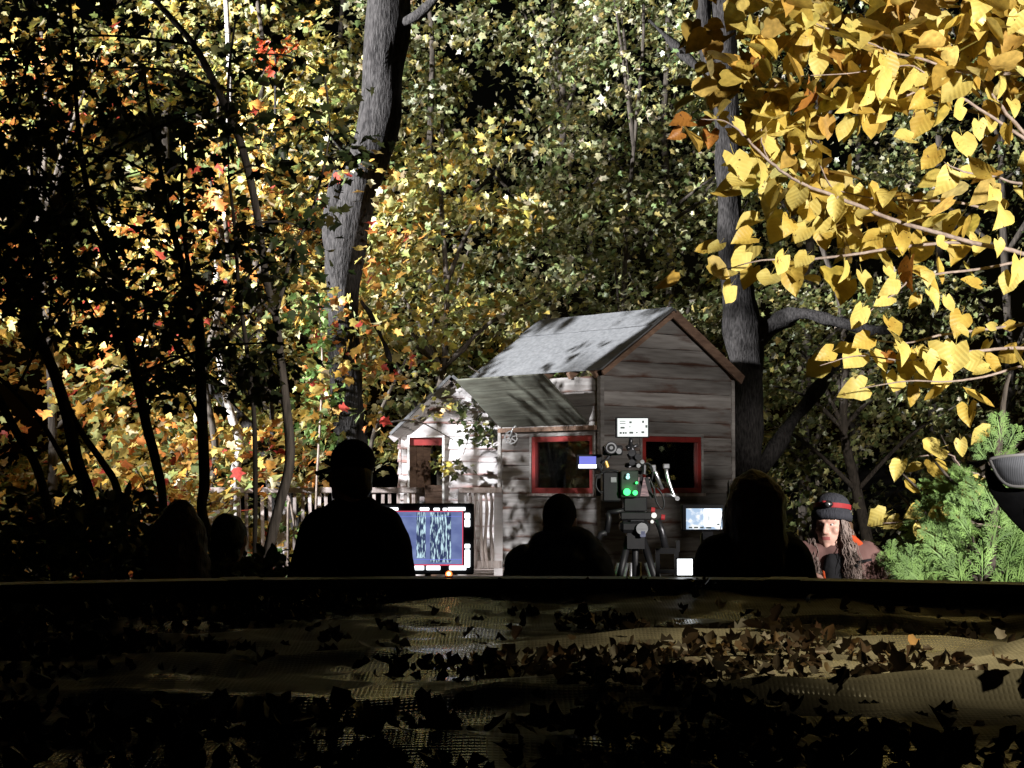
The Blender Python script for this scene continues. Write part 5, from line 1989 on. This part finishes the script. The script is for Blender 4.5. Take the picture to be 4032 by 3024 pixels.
# long curly hair on both sides of the face
mb = MB()
for k in range(820):
    s = 1 if k % 5 < 3 else -1
    a = random.uniform(.3, 1.0)
    root = hp(s * (.070 + random.uniform(-.004, .010)), .045 - .11 * random.random() ** 1.3, .02 + random.uniform(-.03, .02))
    ph_ = random.uniform(0, 6.28)
    amp = random.uniform(.004, .013)
    fr_ = random.uniform(16, 26)
    ln = random.uniform(.24, .42)
    out = random.uniform(-.01, .07) * s
    fw = random.uniform(.06, .17) if s > 0 else random.uniform(.10, .24)
    pts = []
    for i in range(9):
        t = i / 8
        q = root + Vector((0, 0, -ln * t)) + sd * (out * t ** .8) + Vector((0, -fw * max(0, t - .25) - .02 * t, 0))
        q += sd * amp * math.sin(fr_ * t + ph_) * min(1, t * 4) + fz * amp * math.cos(fr_ * t + ph_) * min(1, t * 4)
        pts.append(q)
    mb.tube(smoothed(pts, 2), lerp_list([.0020, .0026, .0024, .0020, .0009], 17), 3, cap=False)
mb.build("hair", M['hair_grey'], p, smooth=True)
me = blob([('e', hp(0, -.05, .0), (.082, .07, .10), FR), ('c', hp(.055, -.05, -.02), .05, hp(.09, -.07, -.20), .045), ('c', hp(-.05, -.06, -.02), .045, hp(-.07, -.05, -.20), .04)], .010, 2, M['hair_brown'], "under_hair")
crumple(me, .01, 20, 2)
obj("under_hair", me, p)


# ------------------------------------------------------------------ film equipment
def rel_rect(mb, org, x0, y0, x1, y1, D, off=0.0, th=.004):
    a = at(x0, y1, D) - org
    b = at(x1, y0, D) - org
    mb.box(((a.x + b.x) / 2, off, (a.z + b.z) / 2), (abs(b.x - a.x), th, abs(b.z - a.z)))
    return mb


def disc(mb, c, r, ry, n=14, axis='Y'):
    """short round boss, axis along Y"""
    c = Vector(c)
    mb.tube([c - Vector((0, ry, 0)), c + Vector((0, ry, 0))], r, n)
    return mb


E_white = emat("screen_white", (.93, .97, 1.0), 3.5)
E_red = emat("screen_red", (1.0, .10, .16), .85)
E_navy = emat("screen_navy", (.10, .13, .30), 1.15, (.19, .24, .44), 9.0, (1, 1, 2), .35, .7)
E_streak = emat("screen_streaks", (.035, .05, .13), 1.0, (.62, .86, .95), 16.0, (10, 1, 1.5), .50, .58)
E_blue = emat("screen_blue", (.42, .56, .75), 1.1, (.95, .98, 1.0), 26.0, (1, 1, 1.3), .45, .60)
E_violet = emat("screen_violet", (.20, .22, .80), 1.0)
E_green = emat("led_green", (.05, 1.0, .18), 3.0)
E_cyan = emat("led_cyan", (.45, .95, .9), 1.6)
E_redled = emat("led_red", (1.0, .18, .04), 3.0)
E_core = emat("led_core", (1.0, .72, .30), 5.0)
E_pink = emat("pink_label_glow", (.75, .50, .48), .55, (.35, .25, .26), 18, (1, 1, 6))  # pinkish label's brightness is put in as a glow of its own

# --- large monitor on a stand beside the capped person
D = 8.45
org = Vector((at(1682, 1900, D).x, D, 0))
mo = empty("field_monitor", org)
tag(mo, "large lit monitor with blue picture and white status bars right of the capped person", "monitor")
b = rel_rect(MB(), org, 1494, 1982, 1866, 2262, D, .03, .05).build("bezel", M['black'], mo, bevel=.006)
X = lambda c: 1500 + c / 2.2125
Y = lambda c: 1550 + c / 2.2125
pic = rel_rect(MB(), org, X(5), Y(1030), X(712), Y(1486), D, -.001, .004).build("picture", E_navy, mo)
for (x0, x1, y0, y1) in ((310, 390, 1034, 1430), (428, 612, 1034, 1470), (40, 110, 1040, 1400)):
    rel_rect(MB(), org, X(x0), Y(y0), X(x1), Y(y1), D, -.0045, .002).build("picture_detail", E_streak, pic)
for (x0, x1, y0, y1) in ((0, 716, 1021, 1029), (0, 716, 1487, 1497), (708, 716, 1030, 1486)):
    rel_rect(MB(), org, X(x0), Y(y0), X(x1), Y(y1), D, -.0045, .003).build("frame_line", E_red, mo)
rel_rect(MB(), org, X(20), Y(1442), X(705), Y(1446), D, -.0058, .002).build("guide_line", E_violet, mo)
rel_rect(MB(), org, X(20), Y(1068), X(705), Y(1071), D, -.0058, .002).build("guide_line", E_violet, mo)
for (x0, x1, y0, y1) in ((10, 150, 992, 1019), (340, 420, 992, 1019), (460, 512, 996, 1019), (540, 576, 996, 1019), (584, 735, 990, 1019), (730, 776, 1040, 1088), (730, 776, 1098, 1160), (730, 776, 1310, 1346), (730, 776, 1360, 1512),
                         (285, 375, 1500, 1536), (395, 516, 1500, 1536), (595, 742, 1500, 1536), (100, 240, 1500, 1536)):
    rel_rect(MB(), org, X(x0), Y(y0), X(x1), Y(y1), D, -.003, .006).build("status_bar", E_white, mo, bevel=.002)


def light_stand(parent, ztop, mat='darkmetal', spread=.42, y=.09):
    MB().tube([(0, y, .25), (0, y, ztop)], .014, 8).build("stand_pole", M[mat], parent, smooth=True)
    for k in range(3):
        a = 2 * math.pi * k / 3 + .4
        MB().tube([(0, y, .62), (math.cos(a) * spread, y + math.sin(a) * spread, .02)], .011, 7).build("stand_leg", M[mat], parent, smooth=True)


light_stand(mo, 1.25)

# --- cinema camera on its tripod
D = 11.0
org = Vector((at(2480, 1900, D).x, D, 0))
cr_ = empty("cinema_camera", org)
tag(cr_, "black cinema camera rig with lit top screen and green lights on a tripod", "camera")
PX = lambda x, y, dd=0.0: at(x, y, D + dd) - org
C2 = lambda x, y, dd=0.0: PX(2200 + x / 2.304, 1580 + y / 2.304, dd)


def rr(x0, y0, x1, y1, off, th, name, mat, parent=cr_, bevel=0.0):
    return rel_rect(MB(), org, 2200 + x0 / 2.304, 1580 + y0 / 2.304, 2200 + x1 / 2.304, 1580 + y1 / 2.304, D, off, th).build(name, mat, parent, bevel=bevel)


rr(398, 640, 560, 910, .10, .26, "camera_body", M['black'], bevel=.008)
side_green = pmat("green_lit_panel", (.02, .03, .022), (.012, .018, .014), (1, 1, 1), 30, .35, 0, .5)  # the indicators' green glow is also tinted into this dark colour
rr(556, 628, 716, 872, .05, .22, "battery_plate", side_green, bevel=.006)
for (x, y, r_, m) in ((612, 822, .020, E_green), (686, 830, .014, E_green), (620, 690, .011, E_cyan), (700, 740, .007, E_green), (622, 668, .008, E_cyan)):
    disc(MB(), C2(x, y) + Vector((0, -.075, 0)), r_, .006).build("indicator_light", m, cr_)
gl = bpy.data.lights.new("green_indicator", 'POINT')
gl.energy = .22
gl.color = (.05, 1.0, .15)
gl.shadow_soft_size = .02
go = bpy.data.objects.new("green_indicator", gl)
go.location = org + C2(640, 800) + Vector((0, -.16, 0))
COL.objects.link(go)
rr(470, 690, 520, 735, -.034, .006, "badge", M['metal'])
# top handle, bracket and the lit director screen above it
rr(600, 560, 790, 600, .02, .05, "top_handle", M['black'], bevel=.006)
MB().tube([C2(640, 600), C2(625, 560)], .014, 8).build("handle_post", M['darkmetal'], cr_)
MB().tube([C2(770, 660), C2(775, 570)], .014, 8).build("handle_post", M['darkmetal'], cr_)
scr_ = rr(512, 145, 822, 330, .02, .028, "top_screen", M['darkmetal'], bevel=.005)
rr(534, 155, 808, 320, .004, .006, "screen_face", emat("top_screen_white", (.95, 1.0, .96), 1.15), scr_)
E_mark = emat("screen_marks", (.10, .12, .11), .8)
for (x0, y0, x1, y1) in ((552, 178, 606, 184), (552, 198, 606, 204), (640, 182, 662, 200), (560, 232, 598, 248), (640, 228, 652, 236), (552, 278, 572, 296), (580, 278, 596, 296), (602, 278, 616, 296), (640, 276, 676, 294), (750, 272, 776, 290), (756, 176, 774, 196), (786, 216, 804, 240), (700, 280, 716, 290)):
    rr(x0, y0, x1, y1, -.0005, .004, "screen_mark", E_mark, scr_)
for (a, b, r_) in (((655, 330), (650, 400), .012), ((650, 400), (680, 470), .016), ((640, 430), (720, 395), .010), ((620, 400), (640, 440), .012), ((680, 470), (705, 520), .014), ((640, 470), (690, 560), .018)):
    MB().tube([C2(*a), C2(*b)], r_, 8).build("articulated_arm", M['darkmetal'], cr_, smooth=True)
for (x, y, r_) in ((660, 470, .020), (715, 505, .018), (660, 555, .018), (720, 585, .012), (755, 550, .012)):
    disc(MB(), C2(x, y) + Vector((0, -.02, 0)), r_, .02).build("clamp_knob", M['metal'] if r_ < .013 else M['darkmetal'], cr_)
# viewfinder with its round eyepiece and the little violet screen
rr(400, 400, 580, 490, .04, .10, "viewfinder_body", M['black'], bevel=.008)
ep = disc(MB(), C2(468, 425) + Vector((0, -.05, 0)), .036, .05, 18).build("eyepiece", M['darkmetal'], cr_)
for r_, o_, m in ((.030, -.104, 'metal'), (.022, -.108, 'black'), (.010, -.112, 'metal')):
    disc(MB(), C2(468, 425) + Vector((0, o_, 0)), r_, .003, 18).build("eyepiece_ring", M[m], ep)
disc(MB(), C2(540, 455) + Vector((0, -.03, 0)), .016, .04).build("dial", M['metal'], cr_)
vs_ = rr(160, 482, 395, 620, .02, .03, "side_screen", M['black'], bevel=.005)
rr(186, 500, 338, 572, .0, .014, "screen_face", E_violet, vs_)
rr(180, 574, 342, 606, .0, .014, "screen_bar", E_white, vs_)
MB().tube([C2(395, 560), C2(440, 520), C2(470, 480)], .010, 7).build("screen_arm", M['darkmetal'], cr_)
MB().tube([C2(425, 540), C2(445, 600)], .009, 7).build("yellow_lever", pmat("yellow_plastic", (.75, .42, .02), (.6, .33, .02), rough=.4), cr_)
# rods, cheese plates, labels and cables on the right
rr(708, 690, 840, 862, .12, .01, "pink_label", E_pink)
for a, b in (((760, 680), (725, 880)), ((800, 690), (850, 880)), ((700, 640), (820, 650))):
    MB().bar(C2(*a) + Vector((0, .05, 0)), C2(*b) + Vector((0, .05, 0)), .02, .022).build("side_bracket", M['black'], cr_)
for pts in ([(830, 590), (880, 650), (940, 800)], [(970, 580), (980, 660), (1000, 740), (1040, 850), (1075, 880)], [(1075, 880), (1020, 850), (960, 850)]):
    MB().tube([C2(*q) for q in pts], .011, 8).build("support_rod", M['metal'], cr_, smooth=True)
rr(948, 566, 1004, 612, .0, .04, "rod_clamp", M['metal'], bevel=.004)
rr(840, 575, 880, 640, .0, .04, "rod_clamp", M['metal'], bevel=.004)
disc(MB(), C2(1075, 882), .013, .012).build("rod_end", M['metal'], cr_)
for pts in ([(860, 760), (880, 900), (930, 980), (955, 930), (930, 840), (880, 780)], [(395, 650), (350, 680), (335, 760), (365, 820), (400, 820)], [(370, 560), (395, 600), (380, 640), (470, 625), (540, 640)], [(720, 600), (800, 560), (850, 620), (840, 720)],
            [(820, 700), (860, 800), (860, 860)]):
    MB().tube(smoothed([C2(*q) + Vector((0, -.03, 0)) for q in pts], 4), .0055, 6).build("cable", M['black'], cr_, smooth=True)
# lens and matte box point away from us, at the playhouse
MB().tube([C2(500, 760) + Vector((0, .2, 0)), C2(500, 760) + Vector((0, .42, 0))], .055, 16).build("lens", M['black'], cr_)
MB().box(C2(500, 760) + Vector((0, .46, 0)), (.17, .10, .13)).build("matte_box", M['black'], cr_)
# baseplate under the body, down onto the head
rr(590, 865, 800, 1000, .06, .16, "baseplate", M['black'], bevel=.006)

tp = empty("camera_tripod", org)
tag(tp, "black and silver tripod with red knobs under the cinema camera", "tripod")
rr(560, 1004, 840, 1075, .06, .17, "head_plate", M['black'], tp, bevel=.006)
rr(555, 1080, 828, 1195, .05, .15, "fluid_head", M['black'], tp, bevel=.02)
rr(650, 1076, 770, 1088, -.03, .01, "level_bar", M['darkmetal'], tp)
disc(MB(), C2(752, 1155) + Vector((0, -.03, 0)), .034, .012, 16).build("emblem_cap", M['metal'], tp)
rr(735, 1170, 785, 1230, -.036, .012, "emblem_tab", emat("badge_glow", (.5, .52, .75), .3), tp, bevel=.004)  # emblem's lightness put in as a faint glow; it is no lamp
MB().box(C2(700, 1260) + Vector((0, .05, 0)), (.10, .10, .10)).build("bowl", M['black'], tp)
for (x, y) in ((850, 985), (940, 1050)):
    MB().tube([C2(x - 12, y), C2(x + 22, y + 4)], .016, 9).build("red_knob", M['cloth_red'], tp)
knob_w = pmat("white_knob", (.7, .7, .7), (.6, .6, .6), rough=.4)
MB().tube([C2(755, 1020), C2(830, 1022)], .011, 8).build("pan_lock", knob_w, tp)
disc(MB(), C2(862, 1035), .016, .02).build("pan_lock", knob_w, tp)
disc(MB(), C2(845, 1092), .010, .02).build("pan_lock", knob_w, tp)
MB().tube([C2(890, 1070), C2(935, 1180), C2(970, 1345)], .021, 9).build("pan_arm", M['darkmetal'], tp, smooth=True)
MB().tube([C2(590, 990), C2(520, 1000), C2(440, 1010)], .014, 8).build("pan_handle", M['black'], tp, smooth=True)
MB().tube([C2(440, 1010), C2(455, 1060), C2(435, 1190)], .017, 8).build("pan_handle", M['black'], tp, smooth=True)
MB().tube([C2(435, 1190), C2(380, 1200), C2(330, 1300)], .018, 8).build("pan_handle", M['black'], tp, smooth=True)
for i, (top_, bot) in enumerate((((640, 1230), (-.34, -.10)), ((760, 1230), (.42, -.12)), ((700, 1230), (.02, .45)))):
    a = C2(*top_) + Vector((0, .05, 0))
    e = Vector((C2(700, 1300).x + bot[0], bot[1], .03))
    k1 = a.lerp(e, .30)
    lg = MB().tube([a, k1], .022, 9).build("leg", M['black'], tp, smooth=True)
    for s in (-1, 1):
        dx = Vector((.026 * s, 0, 0))
        MB().tube([a.lerp(e, .12) + dx, a.lerp(e, .62) + dx], .011, 8).build("leg_tube", M['metal'], lg, smooth=True)
    MB().tube([a.lerp(e, .55), e], .012, 8).build("lower_leg", M['metal'], lg, smooth=True)
    MB().tube([a.lerp(e, .60), a.lerp(e, .66)], .026, 9).build("leg_clamp", M['black'], lg, smooth=True)
    disc(MB(), e - Vector((0, 0, .005)), .03, .03).build("foot", M['black'], lg)

# --- small monitor on an arm, beside the long-haired person
D = 9.5
org = Vector((at(2772, 1900, D).x, D, 0))
sm = empty("small_monitor", org)
tag(sm, "small lit monitor in a black case left of the long-haired person", "monitor")
cs_ = rel_rect(MB(), org, 2684, 1984, 2852, 2092, D, .02, .04).build("case", M['black'], sm, bevel=.006)
rel_rect(MB(), org, 2702, 2002, 2843, 2084, D, -.001, .006).build("screen_face", E_blue, cs_)
rel_rect(MB(), org, 2772, 2004, 2838, 2072, D, -.004, .004).build("screen_highlight", E_white, cs_)
for (x0, y0, x1, y1) in ((2712, 2074, 2725, 2080), (2732, 2074, 2748, 2080), (2756, 2074, 2770, 2080), (2780, 2075, 2800, 2081), (2788, 2030, 2794, 2052), (2822, 2060, 2834, 2068)):
    rel_rect(MB(), org, x0, y0, x1, y1, D, -.0065, .003).build("screen_mark", E_mark, cs_)
MB().box((.02, .03, at(2800, 2105, D).z), (.05, .04, .05)).build("mount", M['darkmetal'], sm)
light_stand(sm, at(2800, 2100, D).z, y=.05)

# --- bright tablet standing on the pool rim, and the red light
D = 6.50
org = Vector((at(2696, 1900, D).x, D, RIM_Z))
tb = empty("tablet", org)
tag(tb, "small blank white glowing tablet standing on the pool rim", "tablet")
tt = rel_rect(MB(), org, 2662, 2196, 2732, 2266, D, .006, .010).build("tablet_body", M['black'], tb, bevel=.002)
rel_rect(MB(), org, 2667, 2201, 2726, 2264, D, -.001, .005).build("screen_face", E_white, tt)
MB().bar((0, .012, .045), (0, .055, .002), .02, .004).build("prop", M['black'], tb)
org = Vector((at(1768, 1900, 6.46).x, 6.46, RIM_Z))
rl = empty("red_light", org)
tag(rl, "tiny round red lamp glowing on the pool rim below the large monitor", "lamp")
MB().tube([(0, 0, 0), (0, 0, .006)], .012, 12).build("base", M['black'], rl)
MB().add([Vector((0, 0, .012)) + v * .0115 for v in ICO2_V], ICO2_F).build("lens", E_redled, rl, smooth=True)
MB().add([Vector((0, -.006, .013)) + v * .0072 for v in ICO2_V], ICO2_F).build("bulb", E_core, rl, smooth=True)

# --- black folding frame between tripod and tablet
D = 9.9
org = Vector((at(2622, 1900, D).x, D, 0))
fs = empty("folding_chair", org)
tag(fs, "black folding chair frame standing right of the tripod", "chair")
zt_, zb_ = at(0, 2160, D).z, at(0, 2250, D).z
for x in (-.045, .052):
    MB().bar((x, 0, .0), (x, 0, zt_), .022, .026).build("upright", M['black'], fs)
MB().box((.004, 0, zt_ - .012), (.08, .024, .03)).build("top_bar", M['black'], fs)
MB().box((.004, 0, zb_), (.08, .022, .02)).build("cross_bar", M['black'], fs)
MB().box((.06, 0, zt_ + .012), (.02, .024, .06)).build("corner", M['black'], fs)
MB().box((.004, .18, .62), (.13, .36, .03)).build("seat", M['cloth_black'], fs)
for x in (-.045, .052):
    MB().bar((x, .34, 0), (x, .05, .9), .02, .022).build("leg", M['black'], fs)

# --- mesh-backed chair at the right edge
D = 8.1
org = Vector((at(4010, 1900, D).x, D, 0))
mc = empty("mesh_chair", org)
tag(mc, "grey mesh chair back with pale piping at the right edge", "chair")
mm = bpy.data.materials.new("chair_mesh")
mm.use_nodes = True
nt = mm.node_tree
pb = nt.nodes["Principled BSDF"]
tc = nd(nt, "ShaderNodeTexCoord")
wv = nd(nt, "ShaderNodeTexWave", wave_type='BANDS', bands_direction='X')
wv.inputs["Scale"].default_value = 42
wv.inputs["Distortion"].default_value = .6
nt.links.new(tc.outputs["Object"], wv.inputs["Vector"])
crx = nd(nt, "ShaderNodeValToRGB")
crx.color_ramp.elements[0].color = (.20, .21, .235, 1)
crx.color_ramp.elements[1].color = (.48, .50, .55, 1)
nt.links.new(wv.outputs["Fac"], crx.inputs[0])
nt.links.new(crx.outputs[0], pb.inputs["Base Color"])
pb.inputs["Roughness"].default_value = .7
out_ = [(3896, 1808), (3930, 1800), (3985, 1794), (4040, 1790), (4110, 1790), (4130, 1830), (4118, 1890), (4080, 1912), (4030, 1916), (3985, 1914), (3955, 1902), (3930, 1878), (3912, 1845)]
poly = [at(x, y, D) - org for x, y in out_]
cen = sum(poly, Vector()) / len(poly)
mb = MB()
n = len(poly)
for r_ in (1.0, .6, .25):
    for q in poly:
        v = cen + (q - cen) * r_
        mb.v.append((v.x, -.03 * (1 - r_), v.z))
for k in range(2):
    for i in range(n):
        j = (i + 1) % n
        mb.f.append((k * n + i, k * n + j, (k + 1) * n + j, (k + 1) * n + i))
mb.f.append(tuple(2 * n + i for i in range(n)))
hb = mb.build("backrest", mm, mc, smooth=True)
hb.modifiers.new("thick", 'SOLIDIFY').thickness = .01
MB().tube(smoothed(poly + [poly[0]], 3), .007, 7).build("piping", M['white_paint'], hb, smooth=True)
bk = [at(x, y, D + .05) - org for x, y in ((3885, 1812), (3884, 1870), (3900, 1930), (3940, 1990), (3990, 2050), (4050, 2110), (4110, 2150), (4110, 1930), (3960, 1920), (3905, 1850))]
MB().prism([(q.x, q.z) for q in bk], (1, 0, 0), (0, 0, 1), (0, .03, 0), (0, .05, 0)).build("back_shell", M['cloth_black'], mc)
MB().box((.15, -.1, .95), (.5, .48, .05)).build("seat", M['cloth_black'], mc, bevel=.012)
for x in (-.05, .36):
    for y in (-.3, .1):
        MB().tube([(x, y, 0), (x, y, .93)], .014, 8).build("leg", M['darkmetal'], mc, smooth=True)
MB().bar((.12, .06, .95), (.06, .06, at(0, 2000, D).z), .05, .03).build("back_post", M['darkmetal'], mc)

# --------------------------------------------------- an unseen maple added left of the frame so its crown dapples the playhouse
b = Vector((-5.7, 15.9, 0))
cs = [Vector((-5.5 + random.gauss(0, .3), 15.9 + random.gauss(0, .3), 3.93 + random.gauss(0, .25))) for k in range(58)]
big_tree("added_shade_tree", "unseen maple added at the left between the film lamp and the playhouse to shade it", b, [(b, .12), (b + Vector((.05, 0, 2)), .10), (b + Vector((.2, -.1, 3.4)), .06), (b + Vector((.25, -.1, 4.6)), .03)], [], M['bark'], cs, 11, .22, .10, 'yellow', seg=8)

# --------------------------------------------------- a young maple in front of the shed: its leaves and their shadows pattern the pale boards
b = Vector((-1.62, 19.75, 0))
cs = []
for k in range(15):
    wx, wz = random.uniform(-.82, -.05), random.uniform(1.55, 2.65)
    if wz < 1.9 and wx < -.5:
        continue
    dd = random.uniform(.25, .75)
    cs.append(Vector((wx - .72 * dd, 20.65 - .6 * dd, wz + .33 * dd)))
big_tree("young_maple", "young maple with drooping leaf sprays in front of the shed gable", b, [(b, .035), (b + Vector((.05, .05, 1.2)), .03), (b + Vector((.2, .2, 2.2)), .022), (b + Vector((.5, .4, 2.9)), .012)],
         [[(b + Vector((.2, .2, 2.2)), .014), (b + Vector((.6, .4, 2.25)), .009), (b + Vector((1.0, .5, 2.05)), .004)]], M['bark_dark'], cs, 6, .15, .085, 'yellow', seg=7)

# dark-leaved creeper hanging in front of the shed wall
b = Vector((-.02, 20.45, 0))
cs = [Vector((random.gauss(-.42, .17), 20.42 + random.uniform(-.08, .08), random.uniform(1.75, 2.75))) for k in range(17)]
big_tree("hanging_creeper", "dark-leaved creeper hanging over the right half of the shed wall", b, [(b, .018), (b + Vector((-.02, 0, 1.4)), .015), (b + Vector((-.12, -.02, 2.5)), .012), (b + Vector((-.45, -.02, 2.85)), .006)],
         [[(b + Vector((-.12, 0, 2.4)), .008), (b + Vector((-.35, 0, 2.3)), .006), (b + Vector((-.5, 0, 1.9)), .003)]], M['bark_dark'], cs, 8, .13, .08, 'dark', cat="creeper", seg=6)

# yellow sapling behind the playhouse, seen through its right window
b = Vector((2.0, 23.3, 0))
cs = [Vector((2.0 + random.gauss(0, .22), 23.3 + random.gauss(0, .25), random.uniform(1.2, 2.7))) for k in range(18)]
big_tree("window_sapling", "yellow sapling behind the playhouse, seen through its right window", b, [(b, .03), (b + Vector((.05, 0, 1.2)), .022), (b + Vector((0, 0, 2.6)), .01)], [], M['bark_dark'], cs, 12, .2, .085, 'yellow', cat="sapling", seg=6)

# an unseen maple added right of the frame to be mirrored in the gable window
b = Vector((6.9, 18.5, 0))
cs = [Vector((6.7 + random.gauss(0, .45), 18.5 + random.gauss(0, .7), random.uniform(.9, 3.6))) for k in range(46)]
big_tree("added_mirror_maple", "unseen yellow maple added beyond the right edge to mirror in the gable window", b, [(b, .10), (b + Vector((.05, 0, 1.8)), .08), (b + Vector((0, 0, 3.8)), .04)], [], M['bark_dark'], cs, 14, .3, .10, 'yellow', seg=8)
